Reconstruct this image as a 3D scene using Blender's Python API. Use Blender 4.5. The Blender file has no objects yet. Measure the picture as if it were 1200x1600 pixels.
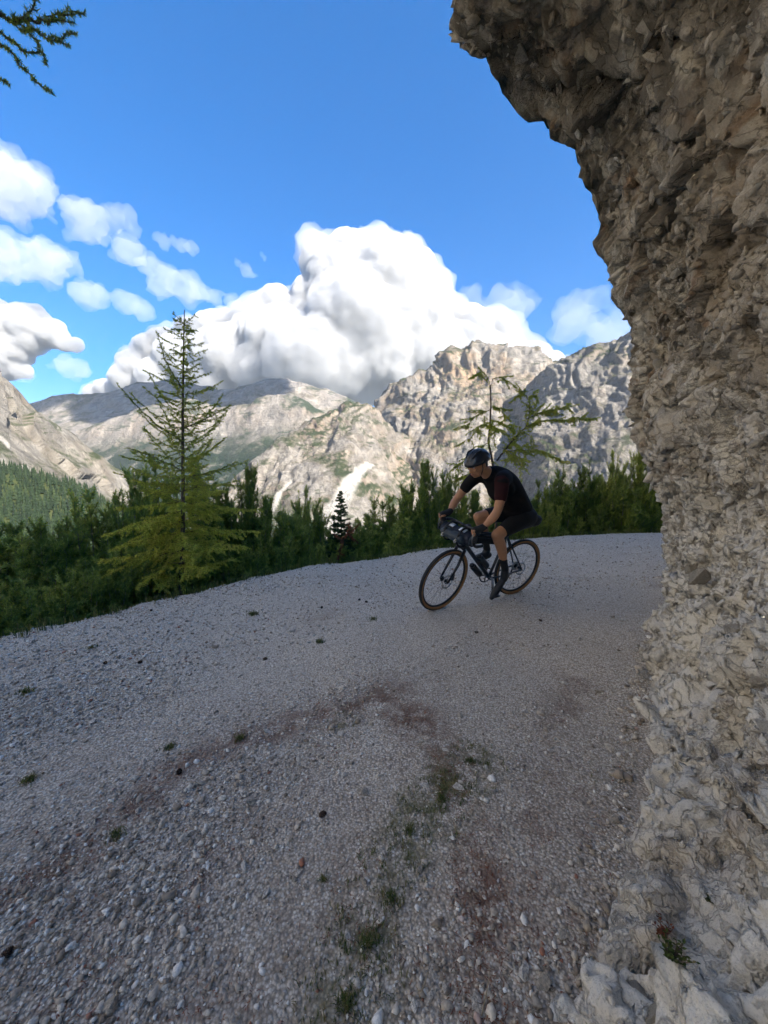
import bpy, bmesh, math, random
import numpy as np
from mathutils import Vector, Matrix
PI = math.pi
R = math.radians
scene = bpy.context.scene
COL = scene.collection

# ------------------------------------------------------------------ camera
CAM_H = 1.38
PITCH = math.atan(57 / 600)
cam_data = bpy.data.cameras.new('camera')
cam_data.sensor_fit = 'VERTICAL'
cam_data.sensor_height = 36.0
cam_data.lens = 13.5
cam_data.clip_start = 0.02
cam_data.clip_end = 60000
cam = bpy.data.objects.new('camera', cam_data)
cam.location = (0, 0, CAM_H)
cam.rotation_euler = (PI / 2 - PITCH, 0, 0)
COL.objects.link(cam)
scene.camera = cam

# ------------------------------------------------------------------ sky, sun, exposure
SUN_AZ, SUN_EL = R(132), R(33)          # azimuth clockwise from the view direction (+Y)
sun_dir = Vector((math.sin(SUN_AZ) * math.cos(SUN_EL), math.cos(SUN_AZ) * math.cos(SUN_EL), math.sin(SUN_EL)))
world = bpy.data.worlds.new('World')
scene.world = world
world.use_nodes = True
wt = world.node_tree
wt.nodes.clear()
sky = wt.nodes.new('ShaderNodeTexSky')
sky.sky_type = 'NISHITA'
sky.sun_disc = False
sky.sun_elevation = SUN_EL
sky.sun_rotation = SUN_AZ
sky.altitude = 1800
sky.air_density = 1.0
sky.dust_density = 0.3
sky.ozone_density = 6.0
bg = wt.nodes.new('ShaderNodeBackground')
bg.inputs['Strength'].default_value = 0.15
wo = wt.nodes.new('ShaderNodeOutputWorld')
gam = wt.nodes.new('ShaderNodeGamma'); gam.inputs[1].default_value = 0.7      # the phone's tone curve on the whole sky
hsv = wt.nodes.new('ShaderNodeHueSaturation'); hsv.inputs['Saturation'].default_value = 1.5; hsv.inputs['Hue'].default_value = 0.508; hsv.inputs['Value'].default_value = 0.29
wt.links.new(sky.outputs[0], gam.inputs[0]); wt.links.new(gam.outputs[0], hsv.inputs['Color']); wt.links.new(hsv.outputs[0], bg.inputs[0])
wt.links.new(bg.outputs[0], wo.inputs[0])

sun_data = bpy.data.lights.new('sun', 'SUN')
sun_data.energy = 2.0
sun_data.angle = R(0.53)
sun_data.color = (1.0, 0.93, 0.82)
sun = bpy.data.objects.new('sun', sun_data)
sun.rotation_euler = sun_dir.to_track_quat('Z', 'Y').to_euler()
sun.location = (0, 0, 50)
COL.objects.link(sun)

vs = scene.view_settings
vs.view_transform = 'Standard'
vs.look = 'None'
vs.exposure = 3.3
vs.gamma = 1.0
vs.use_curve_mapping = False
try:
    scene.cycles.use_denoising = True
    scene.cycles.max_bounces = 16
    scene.cycles.diffuse_bounces = 4
    scene.cycles.glossy_bounces = 3
    scene.cycles.transmission_bounces = 4
    scene.cycles.transparent_max_bounces = 16
    scene.cycles.volume_bounces = 10
    scene.cycles.use_adaptive_sampling = True
    scene.cycles.adaptive_threshold = 0.02
    scene.cycles.sample_clamp_indirect = 4.0
except Exception:
    pass

# ------------------------------------------------------------------ helpers
FWD = Vector((0, math.cos(PITCH), -math.sin(PITCH)))
UPV = Vector((0, math.sin(PITCH), math.cos(PITCH)))
def ray(px, py):
    return Vector((1, 0, 0)) * ((px - 600) / 600) + UPV * ((800 - py) / 600) + FWD
def at(px, py, y):
    """place of a thing seen at (px, py) of the 1200x1600 photograph that stands y metres ahead"""
    d = ray(px, py)
    p = d * (y / d.y)
    return Vector((p.x, p.y, p.z + CAM_H))
def ground_at(px, py, z=0.0):
    d = ray(px, py)
    p = d * ((z - CAM_H) / d.z)
    return Vector((p.x, p.y, z))

def new_obj(name, verts, faces, mat=None, parent=None, smooth=False, attrs=None):
    me = bpy.data.meshes.new(name)
    if isinstance(verts, np.ndarray) and isinstance(faces, np.ndarray):
        nv, nf, k = len(verts), len(faces), faces.shape[1]
        me.vertices.add(nv)
        me.vertices.foreach_set('co', np.ascontiguousarray(verts, dtype=np.float32).ravel())
        me.loops.add(nf * k)
        me.loops.foreach_set('vertex_index', np.ascontiguousarray(faces, dtype=np.int32).ravel())
        me.polygons.add(nf)
        me.polygons.foreach_set('loop_start', np.arange(0, nf * k, k, dtype=np.int32))
        me.update(calc_edges=True)
    else:
        me.from_pydata([tuple(v) for v in verts], [], [tuple(f) for f in faces])
        me.update()
    if smooth:
        me.polygons.foreach_set('use_smooth', np.ones(len(me.polygons), dtype=bool))
    if attrs:
        for an, arr in attrs.items():
            arr = np.asarray(arr, dtype=np.float32)
            if arr.ndim == 1:
                a = me.attributes.new(an, 'FLOAT', 'POINT')
                a.data.foreach_set('value', arr)
            else:
                a = me.attributes.new(an, 'FLOAT_VECTOR', 'POINT')
                a.data.foreach_set('vector', arr.ravel())
    if mat:
        me.materials.append(mat)
    o = bpy.data.objects.new(name, me)
    COL.objects.link(o)
    if parent:
        o.parent = parent
    return o
def empty(name, loc=(0, 0, 0), rot=(0, 0, 0), scale=1.0):
    o = bpy.data.objects.new(name, None)
    o.location = loc
    o.rotation_euler = rot
    o.scale = (scale,) * 3 if isinstance(scale, (int, float)) else scale
    o.empty_display_size = 0.1
    COL.objects.link(o)
    return o
def tag(o, label=None, cat=None, group=None, kind=None):
    for k, v in (('label', label), ('category', cat), ('group', group), ('kind', kind)):
        if v:
            o[k] = v
    return o
def copy_tree(o, parent=None):
    c = o.copy()
    COL.objects.link(c)
    c.parent = parent
    for ch in list(o.children):
        copy_tree(ch, c)
    return c

# --- numpy noise
def _h(ix, iy, iz, seed):
    with np.errstate(over='ignore'):
        h = ix.astype(np.uint32) * np.uint32(374761393) + iy.astype(np.uint32) * np.uint32(668265263) + iz.astype(np.uint32) * np.uint32(2147483647 - 1274126177) + np.uint32((seed * 1013904223 + 12345) & 0xffffffff)
        h = (h ^ (h >> np.uint32(13))) * np.uint32(1274126177)
        h = (h ^ (h >> np.uint32(16))) * np.uint32(2246822519)
        h = h ^ (h >> np.uint32(15))
    return h
def _u(h, k):
    with np.errstate(over='ignore'):
        h = (h ^ np.uint32((k * 2654435761) & 0xffffffff)) * np.uint32(2246822519)
        h = h ^ (h >> np.uint32(14))
        h = h * np.uint32(3266489917)
        h = h ^ (h >> np.uint32(16))
    return (h & np.uint32(0xffffff)).astype(np.float32) / np.float32(0xffffff)
def perlin(P, seed=0):
    P = np.asarray(P, dtype=np.float64)
    I = np.floor(P).astype(np.int64)
    F = (P - I).astype(np.float32)
    W = F * F * F * (F * (F * 6 - 15) + 10)
    out = np.zeros(len(P), dtype=np.float32)
    for dx in (0, 1):
        for dy in (0, 1):
            for dz in (0, 1):
                h = _h(I[:, 0] + dx, I[:, 1] + dy, I[:, 2] + dz, seed)
                g = (_u(h, 1) * 2 - 1) * (F[:, 0] - dx) + (_u(h, 2) * 2 - 1) * (F[:, 1] - dy) + (_u(h, 3) * 2 - 1) * (F[:, 2] - dz)
                w = (W[:, 0] if dx else 1 - W[:, 0]) * (W[:, 1] if dy else 1 - W[:, 1]) * (W[:, 2] if dz else 1 - W[:, 2])
                out += w * g
    return out * 1.3
def fbm(P, octaves=4, gain=0.5, lac=2.03, seed=0, mode='n'):
    P = np.asarray(P, dtype=np.float64)
    out = np.zeros(len(P), dtype=np.float32)
    a, tot = 1.0, 0.0
    for k in range(octaves):
        n = perlin(P + 17.3 * k, seed + k)
        if mode == 'ridge':
            n = 1 - 2 * np.abs(n)
        elif mode == 'billow':
            n = 2 * np.abs(n) - 0.6
        out += a * n
        tot += a
        a *= gain
        P = P * lac
    return out / tot
def voronoi(P, seed=0):
    """nearest jittered cell: hash of the cell, vector from its centre, F1, F2"""
    P = np.asarray(P, dtype=np.float64)
    I = np.floor(P).astype(np.int64)
    F = (P - I).astype(np.float32)
    n = len(P)
    d1 = np.full(n, 1e9, np.float32); d2 = np.full(n, 1e9, np.float32)
    hid = np.zeros(n, np.uint32); vec = np.zeros((n, 3), np.float32)
    for dx in (-1, 0, 1):
        for dy in (-1, 0, 1):
            for dz in (-1, 0, 1):
                h = _h(I[:, 0] + dx, I[:, 1] + dy, I[:, 2] + dz, seed)
                vx = F[:, 0] - dx - _u(h, 4); vy = F[:, 1] - dy - _u(h, 5); vz = F[:, 2] - dz - _u(h, 6)
                d = vx * vx + vy * vy + vz * vz
                m = d < d1
                d2 = np.where(m, d1, np.minimum(d2, d))
                d1 = np.where(m, d, d1)
                hid = np.where(m, h, hid)
                vec[m, 0] = vx[m]; vec[m, 1] = vy[m]; vec[m, 2] = vz[m]
    return hid, vec, np.sqrt(d1), np.sqrt(d2)
def facets(P, scale, seed, tilt=0.8):
    """angular blocks: each cell a randomly tilted plane, -1..1"""
    hid, vec, f1, f2 = voronoi(P / scale, seed)
    d = (_u(hid, 7) * 2 - 1) * 0.6
    for k in range(3):
        d += (_u(hid, 8 + k) * 2 - 1) * vec[:, k] * tilt
    return d, _u(hid, 12), f2 - f1
def smoothstep(a, b, x):
    t = np.clip((x - a) / (b - a), 0, 1)
    return t * t * (3 - 2 * t)
def catmull(ctrl, n):
    """ctrl (k, d) -> n points of a Catmull-Rom spline through them, uniform in knot"""
    c = np.asarray(ctrl, dtype=np.float64)
    c = np.vstack([2 * c[0] - c[1], c, 2 * c[-1] - c[-2]])
    k = len(c) - 3
    t = np.asarray(n, dtype=np.float64) if hasattr(n, '__len__') else np.linspace(0, k, n)
    i = np.clip(np.floor(t).astype(int), 0, k - 1)
    f = (t - i)[:, None]
    p0, p1, p2, p3 = c[i], c[i + 1], c[i + 2], c[i + 3]
    return 0.5 * (2 * p1 + (p2 - p0) * f + (2 * p0 - 5 * p1 + 4 * p2 - p3) * f ** 2 + (3 * p1 - p0 - 3 * p2 + p3) * f ** 3)
def grid_faces(nu, nv):
    i = np.arange(nu - 1)[:, None] * nv + np.arange(nv - 1)[None, :]
    i = i.ravel()
    return np.stack([i, i + nv, i + nv + 1, i + 1], 1)
def grid_normals(P, nu, nv):
    G = P.reshape(nu, nv, 3)
    du = np.gradient(G, axis=0); dv = np.gradient(G, axis=1)
    n = np.cross(du, dv).reshape(-1, 3)
    return n / np.maximum(np.linalg.norm(n, axis=1, keepdims=True), 1e-9)

# --- node helper
class NG:
    def __init__(self, name):
        self.m = bpy.data.materials.new(name)
        self.m.use_nodes = True
        self.t = self.m.node_tree
        self.t.nodes.clear()
        self.out = self.t.nodes.new('ShaderNodeOutputMaterial')
    def n(self, typ, **kw):
        nd = self.t.nodes.new('ShaderNode' + typ)
        for k, v in kw.items():
            setattr(nd, k, v)
        return nd
    def set(self, sock, v):
        if isinstance(v, bpy.types.NodeSocket):
            self.t.links.new(v, sock)
        elif isinstance(v, (tuple, list)):
            sock.default_value = tuple(v) + (1.0,) * (len(sock.default_value) - len(v))
        else:
            sock.default_value = v
    def coord(self, kind='Object'):
        return self.n('TexCoord').outputs[kind]
    def mapping(self, vec, scale=(1, 1, 1), rot=(0, 0, 0)):
        nd = self.n('Mapping')
        self.set(nd.inputs['Vector'], vec)
        nd.inputs['Scale'].default_value = scale
        nd.inputs['Rotation'].default_value = rot
        return nd.outputs[0]
    def noise(self, vec, scale, detail=4, rough=0.55, dist=0.0, out=0):
        nd = self.n('TexNoise')
        self.set(nd.inputs['Vector'], vec)
        nd.inputs['Scale'].default_value = scale
        nd.inputs['Detail'].default_value = detail
        nd.inputs['Roughness'].default_value = rough
        nd.inputs['Distortion'].default_value = dist
        return nd.outputs[out]
    def vor(self, vec, scale, feature='F1', out='Distance', rand=1.0):
        nd = self.n('TexVoronoi', feature=feature)
        self.set(nd.inputs['Vector'], vec)
        nd.inputs['Scale'].default_value = scale
        nd.inputs['Randomness'].default_value = rand
        return nd.outputs[out]
    def ramp(self, fac, stops, interp='LINEAR'):
        nd = self.n('ValToRGB')
        self.set(nd.inputs[0], fac)
        cr = nd.color_ramp
        cr.interpolation = interp
        while len(cr.elements) < len(stops):
            cr.elements.new(0.5)
        for e, (p, c) in zip(cr.elements, stops):
            e.position = p
            e.color = tuple(c) + (1,) if hasattr(c, '__len__') else (c, c, c, 1)
        return nd.outputs[0]
    def mix(self, fac, a, b, mode='MIX'):
        nd = self.n('MixRGB', blend_type=mode)
        self.set(nd.inputs[0], fac); self.set(nd.inputs[1], a); self.set(nd.inputs[2], b)
        return nd.outputs[0]
    def math(self, op, a, b=0.0, clamp=False):
        nd = self.n('Math', operation=op, use_clamp=clamp)
        self.set(nd.inputs[0], a); self.set(nd.inputs[1], b)
        return nd.outputs[0]
    def attr(self, name, out='Fac'):
        return self.n('Attribute', attribute_name=name).outputs[out]
    def bump(self, height, strength=0.5, dist=0.02, normal=None):
        nd = self.n('Bump')
        self.set(nd.inputs['Height'], height)
        nd.inputs['Strength'].default_value = strength
        nd.inputs['Distance'].default_value = dist
        if normal:
            self.set(nd.inputs['Normal'], normal)
        return nd.outputs[0]
    def bsdf(self, color, rough=0.8, normal=None, metal=0.0, spec=0.3, **kw):
        nd = self.n('BsdfPrincipled')
        self.set(nd.inputs['Base Color'], color)
        self.set(nd.inputs['Roughness'], rough)
        self.set(nd.inputs['Metallic'], metal)
        self.set(nd.inputs['Specular IOR Level'], spec)
        if normal:
            self.set(nd.inputs['Normal'], normal)
        for k, v in kw.items():
            self.set(nd.inputs[k], v)
        self.t.links.new(nd.outputs[0], self.out.inputs['Surface'])
        return self.m
def plain(name, color, rough=0.6, metal=0.0, spec=0.4, var=0.25, vscale=30, bump=0.0):
    g = NG(name)
    v = g.coord()
    nz = g.noise(v, vscale, 3)
    c = g.mix(nz, tuple(x * (1 - var) for x in color), tuple(min(1, x * (1 + var)) for x in color))
    nrm = g.bump(nz, bump, 0.005) if bump else None
    return g.bsdf(c, rough, nrm, metal, spec)
# ================================================================== ground and road
EDGE = np.array([(-26, -8), (-15, -5), (-9.0, -1.5), (-5.6, 1.2), (-3.35, 3.35), (-1.8, 5.4), (0.0, 6.75), (1.8, 7.95), (3.75, 8.95), (5.6, 9.45), (7.5, 9.75), (12, 10.0), (20, 9.2), (34, 6.0)])
EDGE_D = catmull(EDGE, 400)
def edge_dist(x, y):
    """signed distance to the outer edge of the road, positive beyond it"""
    P = np.stack([x, y], 1)
    A, B = EDGE_D[:-1], EDGE_D[1:]
    best = np.full(len(P), 1e18); sg = np.zeros(len(P))
    for a, b in zip(A[::1], B[::1]):
        ab = b - a
        t = np.clip(((P - a) @ ab) / (ab @ ab), 0, 1)
        q = P - (a + t[:, None] * ab)
        d = (q * q).sum(1)
        m = d < best
        best = np.where(m, d, best)
        cr = ab[0] * (P[:, 1] - a[1]) - ab[1] * (P[:, 0] - a[0])
        sg = np.where(m, np.sign(cr), sg)
    return np.sqrt(best) * sg
def graded(lo, hi, n, fine, c=0.0):
    """coordinates from lo to hi, dense near c"""
    a = np.arcsinh((lo - c) / fine); b = np.arcsinh((hi - c) / fine)
    return c + fine * np.sinh(np.linspace(a, b, n))
def road_relief(x, y):
    P = np.stack([x, y, np.zeros_like(x)], 1)
    z = 0.030 * fbm(P * 0.45, 3, seed=3) + 0.010 * fbm(P * 2.3, 3, seed=9)
    z += 0.03 * np.exp(-((x + 0.35 * y - 0.9) / 0.5) ** 2) - 0.02 * np.exp(-((x + 0.3 * y - 1.9) / 0.35) ** 2)
    return z - 0.012
# --- the terrain that falls away from the road
def hill_z(x, y, d):
    P = np.stack([x, y, np.zeros_like(x)], 1)
    drop = np.maximum(d, 0)
    z = -0.16 - 0.42 * np.minimum(drop, 60) - 0.30 * np.clip(drop - 60, 0, 900) - 0.02 * np.clip(drop - 960, 0, 2000)
    z += np.clip(drop * 0.05, 0, 1) * 0.35 * fbm(P * 0.35, 3, seed=21) + np.clip(drop - 8, 0, 120) * 0.16 * fbm(P * 0.013, 4, seed=22)
    return z
gx = graded(-26000, 26000, 190, 1.4)
gy = graded(-9000, 10700, 190, 1.4, 6.0)
GX, GY = np.meshgrid(gx, gy, indexing='ij')
fx, fy = GX.ravel(), GY.ravel()
dd = edge_dist(fx, fy)
fz = hill_z(fx, fy, dd)

g = NG('hillside_soil')
v = g.coord()
nz = g.noise(v, 0.9, 6, 0.6)
nf = g.noise(v, 14, 4, 0.6)
c = g.ramp(nz, [(0.3, (0.022, 0.034, 0.012)), (0.5, (0.04, 0.055, 0.02)), (0.62, (0.07, 0.06, 0.035)), (0.75, (0.12, 0.11, 0.085))])
c = g.mix(g.math('MULTIPLY', nf, 0.5), c, (0.03, 0.045, 0.014))
M_HILL = g.bsdf(c, 0.95, g.bump(nf, 0.6, 0.05), spec=0.1)
ground = new_obj('ground', np.stack([fx, fy, fz], 1), grid_faces(190, 190), M_HILL, smooth=True)
tag(ground, kind='structure')

# --- gravel road sheet
rx = graded(-24, 32, 320, 1.1, 0.4)
ry = graded(-9, 11.6, 300, 1.0, 1.2)
RX, RY = np.meshgrid(rx, ry, indexing='ij')
qx, qy = RX.ravel(), RY.ravel()
rd = edge_dist(qx, qy)
wob = 0.24 * fbm(np.stack([qx, qy, 0 * qx], 1) * 1.6, 4, 0.6, seed=31)
rdw = rd + wob
rz = road_relief(qx, qy) - 0.75 * np.clip(rdw, 0, 1.3) - 0.05 * smoothstep(-0.5, 0.0, rdw)
rz = np.where(rd > 1.25, -3.0, rz)
keep = rd.reshape(320, 300) < 1.25
fc = grid_faces(320, 300)
kv = keep.ravel()
fc = fc[kv[fc].all(1)]

g = NG('limestone_gravel')
v = g.coord()
big = g.noise(v, 0.9, 5, 0.6)
med = g.noise(v, 9.0, 7, 0.72)
vf = g.vor(v, 115, out='Distance')
vc = g.vor(v, 115, out='Color')
vm = g.vor(v, 55, out='Distance')
vmc = g.vor(v, 55, out='Color')
sep = g.n('SeparateColor'); g.set(sep.inputs[0], vc)
sep2 = g.n('SeparateColor'); g.set(sep2.inputs[0], vmc)
base = g.ramp(sep.outputs[0], [(0.0, (0.40, 0.325, 0.25)), (0.45, (0.70, 0.60, 0.48)), (0.8, (0.82, 0.73, 0.61)), (1.0, (0.90, 0.84, 0.74))])
base2 = g.ramp(sep2.outputs[0], [(0.0, (0.42, 0.34, 0.26)), (0.5, (0.72, 0.62, 0.50)), (1.0, (0.90, 0.84, 0.74))])
base = g.mix(g.ramp(vm, [(0.25, 1), (0.42, 0)]), base, base2)
base = g.mix(g.ramp(vf, [(0.34, 0), (0.74, 0.75)]), base, (0.22, 0.185, 0.145))
soil_shade = g.ramp(g.noise(v, 40, 4, 0.7), [(0.3, (0.085, 0.042, 0.026)), (0.7, (0.22, 0.125, 0.082))])
sm = g.attr('soil_shade')
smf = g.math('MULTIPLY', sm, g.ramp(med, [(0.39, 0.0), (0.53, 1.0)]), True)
base = g.mix(smf, base, soil_shade)
moss = g.ramp(g.noise(v, 60, 3, 0.7), [(0.3, (0.05, 0.06, 0.014)), (0.7, (0.17, 0.16, 0.045))])
mm = g.math('MULTIPLY', g.attr('moss'), g.ramp(g.noise(v, 9, 5, 0.7), [(0.42, 0.0), (0.6, 1.0)]), True)
base = g.mix(mm, base, moss)
base = g.mix(g.ramp(big, [(0.35, 0.28), (0.65, 0.0)]), base, (0.40, 0.34, 0.27))
hgt = g.math('ADD', g.math('MULTIPLY', g.math('SUBTRACT', 1.0, vf), 0.5), g.math('MULTIPLY', g.math('SUBTRACT', 1.0, vm), 1.0))
nrm = g.bump(hgt, 0.8, 0.008)
M_GRAVEL = g.bsdf(base, 0.9, nrm, spec=0.2)

def strip(x, y, line, w0, w1):
    """1 on a wandering strip along a line on the road, fading at its sides"""
    L = catmull(np.array([tuple(ground_at(*p))[:2] for p in line]), 60)
    P = np.stack([x, y], 1)
    best = np.full(len(P), 1e9); tt = np.zeros(len(P))
    for k in range(59):
        a, ab = L[k], L[k + 1] - L[k]
        t = np.clip(((P - a) @ ab) / (ab @ ab), 0, 1)
        d = np.linalg.norm(P - (a + t[:, None] * ab), axis=1)
        m = d < best
        best = np.where(m, d, best); tt = np.where(m, k / 59, tt)
    w = w0 + (w1 - w0) * tt
    return np.exp(-(best / w) ** 2)
def soil_shade_mask(x, y):
    P = np.stack([x, y, 0 * x], 1)
    w = fbm(P * 1.3, 4, seed=55)
    n = fbm(P * 4.1, 4, 0.6, seed=56)
    a = strip(x, y, [(600, 1085), (660, 1140), (715, 1220), (745, 1340), (765, 1480), (740, 1640)], 0.17, 0.11)
    b = strip(x, y, [(620, 1090), (540, 1105), (400, 1145), (280, 1195), (130, 1325), (-40, 1420)], 0.17, 0.10)
    d = strip(x, y, [(900, 1060), (860, 1160), (840, 1300), (830, 1460), (800, 1640)], 0.16, 0.07)
    e = 0.30 * smoothstep(2.7, 0.9, y)  # darkens the ground nearest the camera: the overhang's shade put into the colour
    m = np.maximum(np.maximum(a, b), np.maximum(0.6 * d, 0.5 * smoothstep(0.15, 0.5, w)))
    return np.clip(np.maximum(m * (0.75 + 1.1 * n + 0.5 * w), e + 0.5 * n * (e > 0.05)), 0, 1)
def track_mask(x, y):
    """the two packed wheel tracks"""
    a = strip(x, y, [(1000, 930), (900, 1000), (760, 1080), (600, 1230), (480, 1420), (380, 1660)], 0.55, 0.22)
    b = strip(x, y, [(760, 960), (560, 1010), (330, 1090), (120, 1200), (-80, 1320)], 0.42, 0.25)
    c = strip(x, y, [(1010, 1000), (940, 1120), (880, 1280), (850, 1420)], 0.22, 0.10)
    return np.clip(np.maximum(np.maximum(a, b), c), 0, 1)
def moss_mask(x, y):
    P = np.stack([x, y, 0 * x], 1)
    w = fbm(P * 3.0, 4, 0.6, seed=65)
    a = strip(x, y, [(735, 1190), (690, 1250), (640, 1300), (605, 1390), (575, 1470), (520, 1590)], 0.13, 0.12)
    b = smoothstep(0.36, 0.55, fbm(P * 1.7, 3, seed=66)) * 0.8
    return np.clip(np.maximum(a * (0.7 + 1.2 * w), b), 0, 1)
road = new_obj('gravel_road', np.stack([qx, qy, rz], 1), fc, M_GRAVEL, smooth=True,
               attrs={'soil_shade': soil_shade_mask(qx, qy), 'moss': moss_mask(qx, qy)})
tag(road, kind='structure')
def road_z(x, y):
    x = np.atleast_1d(np.asarray(x, float)); y = np.atleast_1d(np.asarray(y, float))
    d = edge_dist(x, y) + 0.24 * fbm(np.stack([x, y, 0 * x], 1) * 1.6, 4, 0.6, seed=31)
    return road_relief(x, y) - 0.75 * np.clip(d, 0, 1.3) - 0.05 * smoothstep(-0.5, 0.0, d)

# ================================================================== mountains
def mountain(name, rows, label, back, nu, nv, amp, seed, gully=900., scree=None, forest_z=(-200, 60), tone=0.0, foot_noise=1.0, kindtag='structure'):
    """rows: ridge, mid ..., foot: each a list of (px, py, metres ahead); the far side falls away behind the ridge"""
    ctrl = np.array([[tuple(at(*p)) for p in row] for row in rows])        # (r, c, 3)
    r, c, _ = ctrl.shape
    tu = np.linspace(0, c - 1, nu)
    dense = np.stack([catmull(ctrl[k], tu) for k in range(r)], 0)         # (r, nu, 3)
    backrow = dense[0] + np.array(back)
    dense = np.concatenate([backrow[None], dense], 0)
    r += 1
    nb = max(6, nv // 8)
    tv = np.concatenate([np.linspace(0, 1, nb, endpoint=False), np.linspace(1, r - 1, nv - nb)])
    P = np.stack([catmull(dense[:, i], tv) for i in range(nu)], 0)       # (nu, nv, 3)
    # keep the ridge a crisp line: linear on the back slope
    m = tv < 1
    P[:, m] = dense[0][:, None] * (1 - tv[m])[None, :, None] + dense[1][:, None] * tv[m][None, :, None]
    P = P.reshape(-1, 3)
    TV = np.tile(tv, nu); TU = np.repeat(tu, nv)
    w = np.clip((TV - 1) / (r - 2), 0, 1)
    N = grid_normals(P, nu, nv)
    N *= np.sign(-N[:, 1:2] + 0.3 * N[:, 2:3])
    # gullies run down the fall line: noise stretched along it, wandering sideways
    q = P / gully
    wand = fbm(q * np.array([1, 1, 1.0]) * 1.3, 3, seed=seed + 5)
    U = np.stack([q[:, 0] * 2.6 + 0.9 * wand, q[:, 1] * 1.2, q[:, 2] * 0.7 + 0.4 * wand], 1)
    rid = fbm(U, 6, 0.52, seed=seed, mode='ridge')
    fine = fbm(P / gully * 7.0, 5, 0.58, seed=seed + 11)
    strata = fbm(np.stack([P[:, 0] / gully * 0.8, P[:, 1] / gully * 0.8, P[:, 2] / gully * 9 + P[:, 0] / gully * 1.5], 1), 3, seed=seed + 19)
    env = 0.25 + 0.75 * smoothstep(0.0, 0.12, np.abs(TV - 1) / 1.0)
    steep = 1 - 0.55 * w * foot_noise
    crag = fbm(np.stack([q[:, 0] * 9 + wand, q[:, 1] * 5, q[:, 2] * 2.2], 1), 4, 0.6, seed=seed + 61, mode='ridge')
    disp = amp * env * steep * (rid * 0.95 + fine * 0.36 + strata * 0.16 + crag * 0.30)
    D = N * disp[:, None]
    D[:, 2] *= 0.75
    # ragged skyline
    top = np.exp(-((TV - 1) / 0.08) ** 2)
    P = P + D
    P[:, 2] += top * amp * 0.34 * fbm(np.stack([P[:, 0], P[:, 1], 0 * P[:, 0]], 1) / gully * 8, 4, 0.6, seed=seed + 23)
    N2 = grid_normals(P, nu, nv)
    slope = np.abs(N2[:, 2])
    grass = smoothstep(0.50, 0.72, slope + 0.10 * fine)
    fo = smoothstep(forest_z[1], forest_z[0], P[:, 2] + 130 * fbm(P / 260, 4, 0.6, seed=seed + 31) + 150 * rid)
    sc = np.zeros(len(P))
    if scree:
        for (u0, u1, w0, w1, spread) in scree:         # fans of pale scree: narrow above, wide below
            uc = u0 + (u1 - u0) * np.clip((w - w0) / (w1 - w0), 0, 1)
            wd = spread * (0.25 + np.clip((w - w0) / (w1 - w0), 0, 1))
            sc = np.maximum(sc, smoothstep(1.0, 0.55, np.abs(TU - uc + 0.35 * spread * fine) / wd) * (w > w0) * (w < w1 + 0.1))
    o = new_obj(name, P, grid_faces(nu, nv), None, smooth=True,
                attrs={'grass': grass, 'forest': fo * (1 - sc), 'scree': sc, 'warm': np.clip(0.5 + 0.9 * fbm(P / gully * 1.7, 3, seed=seed + 41) + tone, 0, 1)})
    tag(o, label=label, kind=kindtag)
    return o

def rock_mountain_mat(name, sc, light, mid, dark, warm, green, forest):
    g = NG(name)
    v = g.coord()
    n1 = g.noise(v, 1 / (260 * sc), 7, 0.68)
    n2 = g.noise(g.mapping(v, (1, 1, 0.25)), 1 / (60 * sc), 6, 0.7, 0.4)
    n3 = g.noise(g.mapping(v, (0.4, 0.4, 3.0), (0.12, 0.1, 0)), 1 / (70 * sc), 5, 0.65, 0.3)
    c = g.ramp(n2, [(0.34, dark), (0.47, mid), (0.60, light)])
    c = g.mix(g.ramp(n3, [(0.40, 0.0), (0.56, 0.55)]), c, mid)
    c = g.mix(g.math('MULTIPLY', g.attr('warm'), g.ramp(n1, [(0.44, 0.0), (0.64, 0.75)])), c, warm)
    gm = g.math('MULTIPLY', g.attr('grass'), g.ramp(n1, [(0.47, 0.0), (0.58, 1.0)]), True)
    c = g.mix(gm, c, green)
    # dwarf-pine scrub in the ledges: patches of their own
    led = g.ramp(g.noise(g.mapping(v, (0.6, 0.6, 2.6), (0.2, -0.15, 0)), 1 / (110 * sc), 6, 0.72, 0.5), [(0.58, 0.0), (0.63, 1.0)])
    c = g.mix(g.math('MULTIPLY', led, 0.75), c, green)
    fm = g.math('MULTIPLY', g.attr('forest'), g.ramp(g.noise(v, 1 / (85 * sc), 6, 0.75), [(0.34, 0.0), (0.46, 1.0)]), True)
    trees = g.ramp(g.vor(v, 1 / 9.0), [(0.1, tuple(x * 1.5 for x in forest)), (0.7, tuple(x * 0.5 for x in forest))])
    c = g.mix(fm, c, trees)
    scr = g.ramp(g.noise(v, 1 / 25.0, 5, 0.7), [(0.3, (0.36, 0.34, 0.31)), (0.7, (0.50, 0.48, 0.44))])
    c = g.mix(g.math('MULTIPLY', g.attr('scree'), g.ramp(n1, [(0.3, 0.35), (0.55, 0.9)])), c, scr)
    bh = g.math('ADD', g.noise(v, 1 / (22 * sc), 8, 0.72), g.math('MULTIPLY', n2, 0.8))
    return g.bsdf(c, 0.95, g.bump(bh, 1.0, 26 * sc), spec=0.1)
M_NEARM = rock_mountain_mat('dolomite_near', 1.0, (0.316, 0.294, 0.259), (0.176, 0.164, 0.147), (0.075, 0.070, 0.066), (0.290, 0.219, 0.140), (0.044, 0.057, 0.022), (0.011, 0.023, 0.009))
M_MIDM = rock_mountain_mat('dolomite_mid', 1.0, (0.325, 0.298, 0.264), (0.185, 0.171, 0.154), (0.075, 0.072, 0.070), (0.334, 0.224, 0.136), (0.040, 0.052, 0.025), (0.011, 0.025, 0.011))
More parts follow.
